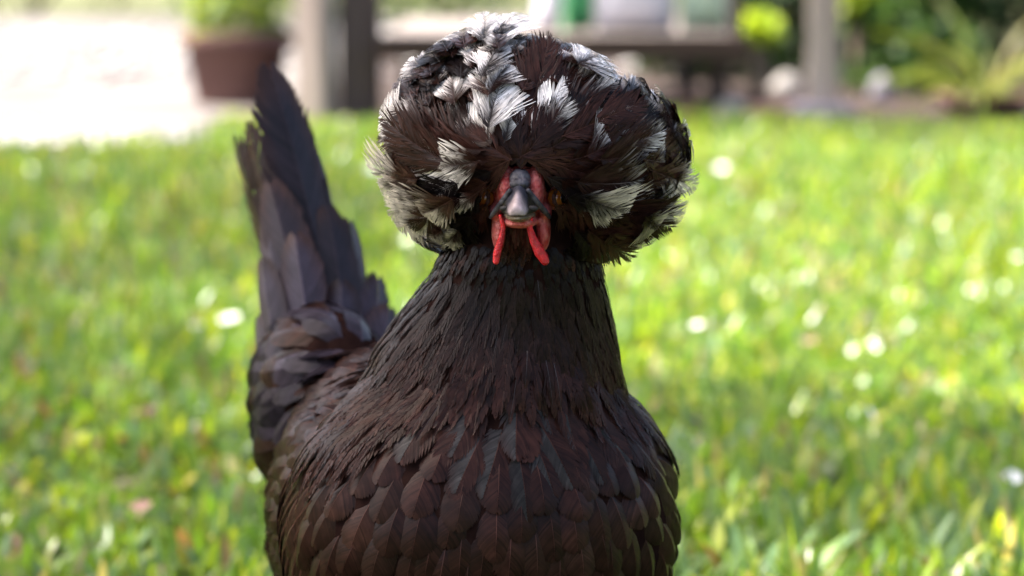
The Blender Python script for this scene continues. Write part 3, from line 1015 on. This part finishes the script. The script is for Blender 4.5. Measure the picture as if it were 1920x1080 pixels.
# ---- bristly tuft under the beak, and small dark feathers round the face
for k in range(110):
    a_ = rng.uniform(-1, 1)
    y_ = rng.uniform(412, 470)
    p = W(975 + a_ * (24 + 0.25 * (y_ - 412)), y_, 1.072 + 0.0035 * a_ * a_ + (y_ - 412) * 0.00022)
    kk = np.clip((y_ - 412) / 50, 0, 1)
    c = (np.array([0.050, 0.014, 0.010]) * (1 - kk) + BLACK * 1.3 * kk) * rng.uniform(0.7, 1.3)
    vtc = feather(p + [0, 0.002, 0], unit([0.12 * a_ + rng.normal(0, .08), -0.10 + rng.normal(0, .05), -1.0]), np.array([0.3 * a_, -1, 0.1]), rng.uniform(0.009, 0.014), 0.0024, 0.2, 0.1, 9, rng, prof_lance, 20, 0.15, 0, 1.1, plain(c), shaft=c * 1.6, shw=0.00012, thin=0.6)
    put('chin_feather', vtc, 1.0)
for sx in (-1, 1):
    for k in range(90):
        y_ = rng.uniform(335, 470)
        off_ = rng.uniform(50, 90) + (y_ - 400) * 0.1
        if abs(y_ - 366) < 30 and off_ < 92: continue
        p = W(977 + sx * off_, y_, 1.092 + 0.0002 * (off_ - 50) + rng.uniform(-0.002, 0.002))
        c = BLACK * rng.uniform(0.8, 1.8) if rng.uniform() < 0.8 else BROWN
        vtc = feather(p, unit([sx * (0.7 + rng.normal(0, .2)), 0.15, -0.6 + (380 - y_) * 0.006 + rng.normal(0, .15)]), np.array([0.4 * sx, -1, 0.1]), rng.uniform(0.010, 0.017), 0.0034, 0.2, 0.1, 10, rng, prof_lance, 22, 0.15, 0, 1.1, plain(c), shaft=c * 1.6, shw=0.00014, thin=0.6)
        put('face_feather', vtc, 1.0)

# ---- crest: feathers fan out over a globe from the base of the beak
pole = unit((W(976, 306, 1.058) - crest_c) / CR)
e1 = unit(np.cross(pole, [0, 0, 1.0]))
e2 = np.cross(e1, pole)
e2 = e2 if e2[2] > 0 else -e2
WH = [  # spots of white plumage: column, row, reach, start of the white on the feather
    (935, 66, 52, 0.25), (985, 66, 30, 0.4), (880, 85, 38, 0.45), (945, 140, 42, 0.12), (918, 118, 34, 0.15), (965, 175, 20, 0.1),
    (845, 125, 30, 0.3), (868, 185, 30, 0.15), (790, 160, 22, 0.6), (1047, 180, 26, 0.15), (1130, 118, 44, 0.2), (1110, 125, 30, 0.2), (1165, 145, 26, 0.4),
    (1180, 235, 36, 0.35), (1150, 205, 14, 0.6), (790, 312, 32, 0.2), (805, 330, 24, 0.3), (1235, 165, 34, 0.35), (1255, 210, 32, 0.4),
    (1200, 305, 26, 0.6), (1180, 340, 22, 0.7), (1230, 300, 18, 0.7), (1180, 405, 46, 0.3), (1235, 430, 44, 0.25), (1265, 320, 28, 0.45), (1275, 400, 32, 0.35),
    (728, 225, 30, 0.35), (722, 275, 28, 0.4), (735, 320, 22, 0.6), (775, 400, 34, 0.35), (810, 430, 28, 0.4), (1090, 90, 18, 0.6), (1130, 440, 30, 0.5), (760, 120, 24, 0.6), (765, 420, 28, 0.3), (835, 440, 24, 0.3), (1215, 385, 36, 0.3), (1150, 405, 32, 0.3), (1262, 365, 28, 0.4), (1205, 455, 36, 0.3), (1280, 280, 22, 0.5), (705, 250, 24, 0.4)]
rng = np.random.default_rng(5)


def fuller(q):
    """the lower half of the globe hangs fuller than a true ellipsoid"""
    w = np.clip(-q[2] * 1.6, 0, 1)
    v = np.clip(q[2] * 1.6, 0, 1)
    a_ = np.abs(q)
    return 1 + w * (np.sum(a_ ** 2.7) ** (-1 / 2.7) - 1) + v * (np.sum(a_ ** 1.5) ** (-1 / 1.5) - 1)


def skew(q):
    """the crown of the crest leans to the hen's right"""
    return np.array([-0.014 * max(0.0, q[2]) ** 1.3, 0, -0.001 * max(0.0, q[2])])


acc = []
tries = 0
while len(acc) < 520 and tries < 60000:
    tries += 1
    z = rng.uniform(-0.98, 0.985)
    th = math.acos(z); ph = rng.uniform(0, 2 * math.pi)
    dvec = math.cos(th) * pole + math.sin(th) * (math.cos(ph) * e1 + math.sin(ph) * e2)
    rmin = 0.118 if th < 1.9 else 0.2
    if any((dvec - q[0]) @ (dvec - q[0]) < rmin * rmin for q in acc[-2000:]): continue
    P = crest_c + dvec * fuller(dvec) * CR + skew(dvec)
    X = PX(P)
    if X[1] > 335 and abs(X[0] - 975) < (100 if 345 < X[1] < 400 and X[0] > 975 else 86) and dvec[1] < 0.3: continue           # the face
    if X[1] > 430 and 850 < X[0] < 1090: continue
    if th < 0.16 or (X[1] > 308 and abs(X[0] - 976) < 62): continue
    acc.append((dvec, th, ph))
# single white feathers in the front of the crest: column, row, length, width (mm), where the white starts, creaminess
SPOT = [(947, 132, 42, 20, 0.15, 0), (908, 104, 36, 15, 0.30, 0), (968, 170, 28, 10, 0.2, 0), (935, 85, 36, 15, 0.3, 0), (850, 128, 31, 16, 0.35, 0.1),
        (868, 188, 32, 16, 0.3, 0.1), (790, 160, 24, 10, 0.6, 0.3), (1047, 178, 28, 12, 0.25, 0), (1125, 120, 38, 20, 0.2, 0), (1160, 112, 36, 16, 0.3, 0),
        (1104, 104, 30, 14, 0.4, 0), (1152, 152, 26, 15, 0.55, 0), (1190, 240, 38, 18, 0.5, 0.1), (1145, 206, 24, 8, 0.6, 0), (1206, 228, 30, 12, 0.5, 0.1),
        (797, 310, 37, 19, 0.35, 0.35), (1190, 345, 36, 18, 0.72, 0.3), (1213, 300, 34, 16, 0.68, 0.3), (1252, 308, 28, 12, 0.6, 0.4), (1190, 402, 40, 18, 0.3, 0.8),
        (1232, 420, 40, 18, 0.3, 0.8), (1152, 388, 30, 12, 0.45, 0.8), (790, 405, 34, 16, 0.5, 0.9), (872, 395, 22, 7, 0.5, 0.8), (1240, 175, 34, 14, 0.4, 0.2),
        (880, 128, 28, 12, 0.6, 0.1), (1010, 112, 30, 12, 0.75, 0.4), (925, 60, 32, 12, 0.35, 0), (1085, 130, 30, 12, 0.5, 0), (1140, 135, 34, 15, 0.35, 0), (955, 100, 34, 13, 0.3, 0), (820, 150, 26, 10, 0.6, 0.2)]
_z = rng.uniform(-1, 1, 9000); _p = rng.uniform(0, 2 * math.pi, 9000); _s = np.sqrt(1 - _z ** 2)
_dirs = _z[:, None] * pole + _s[:, None] * (np.cos(_p)[:, None] * e1 + np.sin(_p)[:, None] * e2)
_pts = np.array([crest_c + q * fuller(q) * CR + skew(q) for q in _dirs])
_px = PX(_pts)
_front = np.sum(unit(_dirs / CR) * unit(_c - _pts), 1) > 0.05
def vis_f(n_, p_):
    return n_ @ unit(_c - p_)


jobs = [(q, th, ph, None) for q, th, ph in acc]
for spt in SPOT:
    dist = np.hypot(_px[:, 0] - spt[0], _px[:, 1] - spt[1]) + np.where(_front, 0, 1e4)
    k = int(np.argmin(dist))
    jobs.append((_dirs[k], math.acos(np.clip(_dirs[k] @ pole, -1, 1)), math.atan2(_dirs[k] @ e2, _dirs[k] @ e1), spt))
for dvec, th, ph, spt in jobs:
    lump = 1 + 0.05 * math.sin(3 * ph + 1.0) * math.sin(2.3 * th) + rng.normal(0, 0.018)
    lump = float(lump)
    P = crest_c + dvec * CR * fuller(dvec) * (lump if spt is None else max(lump, 1.0) + 0.036) + skew(dvec)
    nrm = unit(dvec / CR)
    mer = -math.sin(th) * pole + math.cos(th) * (math.cos(ph) * e1 + math.sin(ph) * e2)
    t = unit(mer * CR)
    t = unit(t - nrm * (t @ nrm))
    # on the back of the globe the feathers fall downwards
    hang = np.clip((th - 1.2) / 0.7, 0, 1)
    t = unit(t + (np.array([0, 0, -1.0]) - nrm * (-nrm[2])) * 0.8 * hang + rng.normal(0, 0.10, 3))
    t = unit(t - nrm * (t @ nrm))
    L = rng.uniform(0.036, 0.050) * (0.66 if th < 0.5 else 1.0)
    Wd = L * rng.uniform(0.30, 0.46)
    if spt: L, Wd = spt[2] / 800, spt[3] / 900
    root = P - t * L * (0.45 if spt is None else 0.68) - nrm * 0.004
    if vis_f(nrm, P) > 0:
        for _ in range(9):                       # keep the eyes and the bill clear
            path_ = PX(root[None] + t[None] * L * np.linspace(0.35, 1.05, 6)[:, None])
            if not any(np.any(np.hypot(path_[:, 0] - ex_, path_[:, 1] - ey_) < er_ + 1300 * Wd) for ex_, ey_, er_ in ((1043, 376, 22), (910, 372, 18), (976, 350, 32))): break
            L *= 0.82; Wd *= 0.9
            root = P - t * L * 0.45 - nrm * 0.004
    mid = PX(P + t * L * 0.28)
    dark = (BROWN * 1.15 if rng.uniform() < 0.6 else (BLACK * 1.3 if rng.uniform() < 0.6 else WARM * 0.9)) * rng.uniform(0.6, 1.65)
    best = None
    vis_front = nrm @ unit(_c - P)
    for wx, wy, wr, st in WH:
        dd = math.hypot(mid[0] - wx, mid[1] - wy)
        wr *= 1.2
        if 0.3 > vis_front > -0.6 and dd < wr and (best is None or dd / wr < best[0]): best = (dd / wr, st)
    rim = vis_front < 0.3
    if spt:
        col = white_col(dark, (WHITE * (1 - spt[5]) + CREAM * spt[5]) * rng.uniform(0.92, 1.06), spt[4] + 0.02, rng); sh = np.array([0.35, 0.3, 0.27])
    elif best is not None:
        wc = WHITE * rng.uniform(0.9, 1.08) if mid[1] < 300 else (WHITE * 0.35 + CREAM * 0.65) * rng.uniform(0.9, 1.15)
        col = white_col(dark, wc, best[1] + rng.uniform(-0.08, 0.1), rng)
        sh = np.array([0.35, 0.3, 0.27])
    elif rim and rng.uniform() < 0.45:
        col = white_col(dark, CREAM * rng.uniform(0.9, 1.2), rng.uniform(0.45, 0.8), rng); sh = dark * 2
    elif rng.uniform() < 0.16:
        col = white_col(dark, WHITE * 0.8, rng.uniform(0.78, 0.95), rng); sh = dark * 2
    else:
        col = plain(dark, 1.1); sh = dark * 1.8
    lift_ = rng.uniform(0.16, 0.34) if spt is None else 0.24
    lift_ = lift_ + (rng.choice([0.05, 0.12, 0.24]) if rim else 0)
    vtc = feather(root, unit(t + nrm * lift_), nrm, L, Wd, rng.uniform(0.4, 0.7), 0.10, 104, rng, prof_fan, 27, 0.11, 7, 1.1, col, shaft=sh, shw=0.00018, side=rng.normal(0, 0.08), cup=0.15, thin=0.5, grain=0.28, base_shaft=dark * 1.3)
    put('crest_feather', vtc, max(0, vis_front) * L + (0.01 if best else 0))

# ---- tail: tall folded feathers rising behind the back
def tail(bx, by, bd, tx_, ty_, td, wmm, nvec, colr, bend=0.12, split=3, fray=0.05, side=0.0, kind='tail_feather', prof=prof_strap, tent=0.42):
    a, b_ = W(bx, by, bd), W(tx_, ty_, td)
    L = np.linalg.norm(b_ - a)
    t = unit(b_ - a)
    nn = unit(np.asarray(nvec, float))
    nn = unit(nn - t * (nn @ t))
    t = unit(t * math.cos(bend / 2) + nn * math.sin(bend / 2))
    vtc = feather(a, t, nn, L, wmm / 1000, bend, tent, 110, RNG, prof, 34, fray * 0.5, split, 1.6, plain_edge(colr, WARM * RNG.uniform(0.7, 1.3)), shaft=np.asarray(colr) * 2.2, shw=0.0006, side=side, thin=0.95 if fray < 0.12 else 0.6)
    put(kind, vtc, 1.0, None, 'tail')


TB = LILAC_SHEEN * 0.42 + BROWN * 0.2
tail(640, 690, 1.335, 528, 108, 1.33, 33, (0.45, -0.8, 0.2), TB * 0.8, 0.10, 4, 0.06, side=0.05)
tail(625, 690, 1.345, 497, 132, 1.35, 32, (-0.35, -0.9, 0.1), TB * 1.0, 0.12, side=-0.02)
tail(610, 690, 1.35, 450, 232, 1.365, 32, (-0.6, -0.75, 0.1), WARM * 0.75, 0.15, 9, 0.30, side=-0.04)
tail(600, 700, 1.355, 426, 262, 1.375, 30, (-0.8, -0.55, 0.1), WARM * 0.6, 0.15, 10, 0.34, side=-0.05)
tail(655, 690, 1.34, 575, 200, 1.345, 32, (0.7, -0.6, 0.2), TB * 0.7, 0.12, side=0.06)
tail(665, 690, 1.345, 600, 280, 1.355, 30, (0.8, -0.45, 0.2), TB * 0.8, 0.12, side=0.06)
tail(600, 690, 1.315, 510, 330, 1.325, 26, (-0.2, -0.95, 0.15), TB * 1.2, 0.25, side=0.02)
tail(560, 700, 1.31, 492, 400, 1.33, 22, (-0.5, -0.85, 0.15), LILAC_SHEEN * 0.9, 0.2, side=-0.02)
tail(540, 740, 1.30, 485, 480, 1.315, 19, (-0.6, -0.8, 0.1), LILAC_SHEEN * 0.95, 0.2, side=-0.02)
tail(650, 670, 1.325, 625, 380, 1.335, 26, (0.3, -0.9, 0.2), TB * 0.9, 0.2, side=0.04)
tail(590, 680, 1.30, 552, 430, 1.31, 22, (-0.1, -0.95, 0.2), LILAC_SHEEN * 1.1, 0.3, side=0.0)
tail(660, 680, 1.33, 672, 410, 1.35, 24, (0.7, -0.7, 0.2), LILAC_SHEEN * 0.9, 0.25, side=0.08)
tail(680, 690, 1.33, 725, 515, 1.345, 25, (0.6, -0.75, 0.3), LILAC_SHEEN * 1.1, 0.4, side=0.1)
tail(690, 700, 1.32, 745, 575, 1.335, 22, (0.5, -0.8, 0.4), LILAC_SHEEN * 1.1, 0.45, side=0.1)
tail(640, 690, 1.31, 640, 520, 1.315, 22, (0.1, -0.95, 0.3), LILAC_SHEEN * 1.0, 0.35)
tail(520, 780, 1.30, 478, 590, 1.32, 17, (-0.7, -0.7, 0.1), LILAC_SHEEN * 0.9, 0.3, side=-0.03)
tail(610, 700, 1.295, 600, 560, 1.30, 19, (0.0, -0.95, 0.3), LILAC_SHEEN * 0.8 + WARM * 0.2, 0.4)
tail(560, 730, 1.29, 530, 590, 1.295, 18, (-0.2, -0.95, 0.3), LILAC_SHEEN * 0.7 + WARM * 0.3, 0.4)

# ---- wings: long flight feathers folded along the flanks
for sgn, xs, ds in ((-1, 585, 1.18), (1, 1195, 1.175)):
    for k in range(9):
        v = k / 8
        p0 = W(xs + sgn * 26 * math.sin(math.pi * min(1, 0.2 + v * 0.8)), 800 + 215 * v, ds - (0.085 if sgn < 0 else -0.06))
        q, qn, _, _ = bvh.find_nearest(Vector(p0))
        nrm = np.array(qn)
        t = unit(np.array([-0.10 - 0.15 * sgn, 0.70, -0.75]))
        t = unit(t - nrm * (t @ nrm))
        root, t, bend = lay(np.array(q), nrm, t, 0.092, 0.0035 if sgn < 0 else 0.002)
        root = root + nrm * 0.0018
        c = (WARM * 0.7 + BROWN * 0.5) * RNG.uniform(0.8, 1.2)
        vtc = feather(root, t, nrm, 0.092, 0.018, bend, 0.18, 70, RNG, prof_strap, 38, 0.02, 1, 1.7, (plain_edge(c, (0.20, 0.17, 0.19)) if sgn < 0 and k in (3, 6) else plain(c, 1.2)), shaft=c * 2.2, shw=0.0005)
        put('wing_feather', vtc, 1.0)

# ---- feathers become parts of the hen; beyond 300 of a kind they are joined
for kind, items in FE.items():
    items.sort(key=lambda q: -q[0])
    for sc0, (v, t, c), lab, mt in items[:300]:
        link(kind, tri_mesh(kind, v, t, c), M[mt], hen)
    rest = items[300:]
    if rest:
        V, T, C, off = [], [], [], 0
        for _, (v, t, c), _, mt in rest:
            V.append(v); T.append(t + off); C.append(c); off += len(v)
        nm = {'hackle_feather': 'hackle_plumage', 'crest_feather': 'crest_plumage', 'head_feather': 'head_plumage', 'body_feather': 'body_plumage', 'saddle_feather': 'saddle_plumage', 'breast_feather': 'breast_plumage'}[kind]
        tag(link(nm, tri_mesh(nm, np.concatenate(V), np.concatenate(T), np.concatenate(C)), M['feather'], hen), kind='stuff')

# ------------------------------------------------------------------ face, beak, wattles, eyes
M['face'] = noise_mat('red_skin', (0.36, 0.022, 0.022), (0.55, 0.17, 0.15), 260, 0.5, 0.8, 700, 0.5)
M['wattle'] = noise_mat('wattle_skin', (0.34, 0.003, 0.008), (0.66, 0.014, 0.022), 380, 0.36, 0.6, 1300, 0.5)
M['horn'] = noise_mat('beak_horn', (0.018, 0.017, 0.022), (0.10, 0.092, 0.105), 220, 0.38, 0.5, 500, 0.3)
M['nostril'] = noise_mat('nostril', (0.008, 0.007, 0.007), (0.02, 0.016, 0.014), 200, 0.6)
M['wattle'].node_tree.nodes['Principled BSDF'].inputs['Subsurface Weight'].default_value = 0.35
M['wattle'].node_tree.nodes['Principled BSDF'].inputs['Subsurface Radius'].default_value = (0.0025, 0.0006, 0.0004)
M['lobe'] = noise_mat('ear_lobe', (0.28, 0.26, 0.27), (0.5, 0.48, 0.5), 300, 0.5, 0.4, 900)
M['lower_beak'] = noise_mat('lower_beak', (0.10, 0.085, 0.06), (0.22, 0.17, 0.12), 250, 0.35)

# face skin: cheeks, nasal swelling, gape corners, chin
bm = bmesh.new()
ball(bm, W(976, 336, 1.076), (0.0062, 0.009, 0.0062))
ball(bm, W(975, 365, 1.083), (0.0115, 0.012, 0.010))
for sx in (-1, 1):
    ball(bm, W(976 + sx * 27, 352, 1.0745), (0.0042, 0.010, 0.0095), 0, R(20))
    ball(bm, W(976 + sx * 46, 397, 1.081), (0.0030, 0.009, 0.0036))
    ball(bm, W(977 + sx * 41, 430, 1.084), (0.0034, 0.010, 0.0095))
    ball(bm, W(977 + sx * 62, 372, 1.091), (0.0055, 0.008, 0.0055))
ball(bm, W(974, 414, 1.074), (0.0080, 0.012, 0.0030))
link('face', fused(bm, 0.0007, 6), M['face'], hen)

# upper beak: an arch that narrows and hooks down towards its tip
def beak_mesh():
    bm = bmesh.new()
    # (centre column, ridge row, edge row, half width mm, axial distance)
    sec = [(975, 322, 346, 3.0, 1.0730, 0.0), (975, 328, 362, 3.8, 1.0660, 0.1), (974, 338, 380, 4.0, 1.0625, 0.6), (973, 347, 391, 3.3, 1.0595, 1.3), (972, 355, 397, 2.7, 1.0565, 1.6),
           (971, 363, 400, 2.7, 1.0535, 1.1), (970, 373, 402, 2.8, 1.0505, 0.5), (970, 384, 404, 2.8, 1.0480, 0.15), (970, 393, 404, 2.5, 1.0466, 0.05)]
    rings = []
    for cx, ry, ey, hw, d, fl in sec:
        topp, bot = W(cx, ry, d), W(cx, ey, d + 0.0015)
        ring = []
        for k in range(25):
            a = math.pi * k / 24
            x = -math.cos(a) * hw / 1000 * (1 + fl * (1 - math.sin(a)) ** 3)
            f = math.sin(a) ** 0.75
            q = bot * (1 - f) + topp * f
            ring.append(bm.verts.new((q[0] + x, q[1], q[2])))
        rings.append(ring)
    for a, b_ in zip(rings, rings[1:]):
        for k in range(24):
            bm.faces.new((a[k], b_[k], b_[k + 1], a[k + 1]))
        bm.faces.new((a[0], a[24], b_[24], b_[0]))
    bm.faces.new(rings[-1][::-1]); bm.faces.new(rings[0])
    bmesh.ops.recalc_face_normals(bm, faces=bm.faces)
    return bm


# horn colour by place on the beak: slate at the ridge and base, pale horn at the tip
mb, nt, p_, out_ = new_mat('upper_beak_horn')
Lk = nt.links.new
at = nt.nodes.new('ShaderNodeAttribute'); at.attribute_name = 'tint'
tc = nt.nodes.new('ShaderNodeTexCoord')
nz = nt.nodes.new('ShaderNodeTexNoise'); nz.inputs['Scale'].default_value = 330; nz.inputs['Detail'].default_value = 6
mr = nt.nodes.new('ShaderNodeMapRange'); mr.inputs['To Min'].default_value = 0.35; mr.inputs['To Max'].default_value = 1.65
vm = nt.nodes.new('ShaderNodeVectorMath'); vm.operation = 'SCALE'
bp = nt.nodes.new('ShaderNodeBump'); bp.inputs['Strength'].default_value = 0.7; bp.inputs['Distance'].default_value = 0.0008
Lk(tc.outputs['Object'], nz.inputs['Vector']); Lk(nz.outputs['Fac'], mr.inputs['Value'])
Lk(at.outputs['Color'], vm.inputs[0]); Lk(mr.outputs['Result'], vm.inputs['Scale']); Lk(vm.outputs['Vector'], p_.inputs['Base Color'])
Lk(nz.outputs['Fac'], bp.inputs['Height']); Lk(bp.outputs['Normal'], p_.inputs['Normal'])
p_.inputs['Roughness'].default_value = 0.38
p_.inputs['Specular IOR Level'].default_value = 0.25
o = bm_obj('upper_beak', beak_mesh(), mb, hen)
co = np.array([v.co for v in o.data.vertices], float)
q = PX(co)
c4 = np.ones((len(co), 4), np.float32)
tipw = np.clip((1.0560 - q[:, 2]) / 0.004, 0, 1)[:, None] * np.clip((19 - np.abs(q[:, 0] - 970)) / 4, 0, 1)[:, None]
slate, pale, olive = np.array([0.035, 0.034, 0.045]), np.array([0.30, 0.24, 0.245]), np.array([0.016, 0.014, 0.008])
low = np.clip((q[:, 1] - 345) / 14, 0, 1)[:, None] * np.clip((np.abs(q[:, 0] - 970) - 17) / 4, 0, 1)[:, None]
basec = slate * (1 - low) + olive * low
c4[:, :3] = basec * (1 - tipw) + pale * tipw
at_ = o.data.color_attributes.new('tint', 'FLOAT_COLOR', 'POINT'); at_.data.foreach_set('color', c4.ravel())

bm = bmesh.new()
ball(bm, W(975, 336, 1.0655), (0.0046, 0.0045, 0.0045)); ball(bm, W(969, 331, 1.066), (0.0022, 0.003, 0.0022)); ball(bm, W(982, 331, 1.066), (0.0022, 0.003, 0.0022))
ball(bm, W(975, 345, 1.063), (0.0044, 0.004, 0.003))
link('beak_knob', fused(bm, 0.0005, 5), M['horn'], hen)
for sx in (-1, 1):
    bm = bmesh.new()
    chain(bm, [W(973 + sx * 17, 358, 1.0605), W(974 + sx * 30, 377, 1.0640), W(975 + sx * 46, 396, 1.0695), W(975 + sx * 55, 407, 1.0735)], [0.0013, 0.0016, 0.0014, 0.0010], 0.5)
    link('beak_edge', fused(bm, 0.0004, 4), M['horn'], hen)
    bm = bmesh.new()
    ball(bm, W(973 + sx * 25, 391, 1.0568), (0.0026, 0.0016, 0.0014), 0, 0)
    link('nostril', fused(bm, 0.0004, 3), M['nostril'], hen)
bm = bmesh.new()
chain(bm, [W(974, 404, 1.075), W(972, 407, 1.060), W(971, 406, 1.0505)], [0.0072, 0.0050, 0.0022], 0.2)
for v in bm.verts: v.co.z = v.co.z * 0.45 + (W(973, 407, 1.06)[2]) * 0.55
link('lower_beak', fused(bm, 0.0005, 4), M['lower_beak'], hen)

for sx, path, rad in ((-1, [(938, 405), (944, 425), (939, 450), (932, 474), (930, 490)], [0.0009, 0.0011, 0.0014, 0.0018, 0.0015]),
                      (1, [(996, 408), (993, 428), (1001, 452), (1012, 474), (1022, 490)], [0.0009, 0.0013, 0.0019, 0.0024, 0.0019])):
    bm = bmesh.new()
    for dk in range(7):
        dd = dk * 0.0016
        pts_ = [W(x, y - dk * 1.6 * (i / 4), 1.066 + dd + 0.001 * i) for i, (x, y) in enumerate(path)]
        chain(bm, pts_, [r * (1 - 0.04 * dk) for r in rad], 0.6)
    link('wattle', fused(bm, 0.0005, 4), M['wattle'], hen)
    e = W(977 + sx * 84, 452, 1.101)
    bm = bmesh.new(); ball(bm, e, (0.002, 0.004, 0.0045))
    link('ear_lobe', fused(bm, 0.0006, 2), M['lobe'], hen)

M['eye'] = noise_mat('iris', (0.22, 0.06, 0.01), (0.36, 0.12, 0.016), 400, 0.05, spec=0.8)
M['eyelid'] = noise_mat('eyelid_skin', (0.045, 0.018, 0.014), (0.10, 0.05, 0.04), 400, 0.6, spec=0.2)
M['pupil'] = noise_mat('pupil', (0.004, 0.004, 0.004), (0.006, 0.006, 0.006), 50, 0.03, spec=0.8)
for sx in (-1, 1):
    ec_ = W(977 + sx * 67, 371, 1.0815)
    ax = unit(np.array([sx * 0.80, -0.58, 0.05]))
    bm = bmesh.new(); ball(bm, ec_, (0.0040, 0.0040, 0.0040))
    ey = bm_obj('eye', bm, M['eye'], hen)
    bm = bmesh.new()
    bmesh.ops.create_uvsphere(bm, u_segments=20, v_segments=10, radius=1.0, matrix=Matrix.Translation(Vector(ec_ + ax * 0.0031)) @ Vector(ax).to_track_quat('Z', 'Y').to_matrix().to_4x4() @ Matrix.Diagonal((0.0022, 0.0022, 0.0012, 1)))
    pu = bm_obj('pupil', bm, M['pupil'])
    pu.parent = ey
    pu.matrix_parent_inverse = Matrix.Translation(Vector(hen_base)).inverted() @ Matrix.Translation(Vector(hen_base))
    bm = bmesh.new()
    for k in range(14):
        a0_ = 2 * math.pi * k / 14
        s1 = unit(np.cross(ax, [0, 0, 1.0])); s2 = np.cross(s1, ax)
        ball(bm, ec_ + ax * 0.0012 + (s1 * math.cos(a0_) + s2 * math.sin(a0_) * 0.75) * 0.0040, (0.0010, 0.0010, 0.0010))
    link('eyelid', fused(bm, 0.00035, 3), M['eyelid'], hen)
print('feathers', {k: len(v) for k, v in FE.items()}, 'accepted', len(acc))
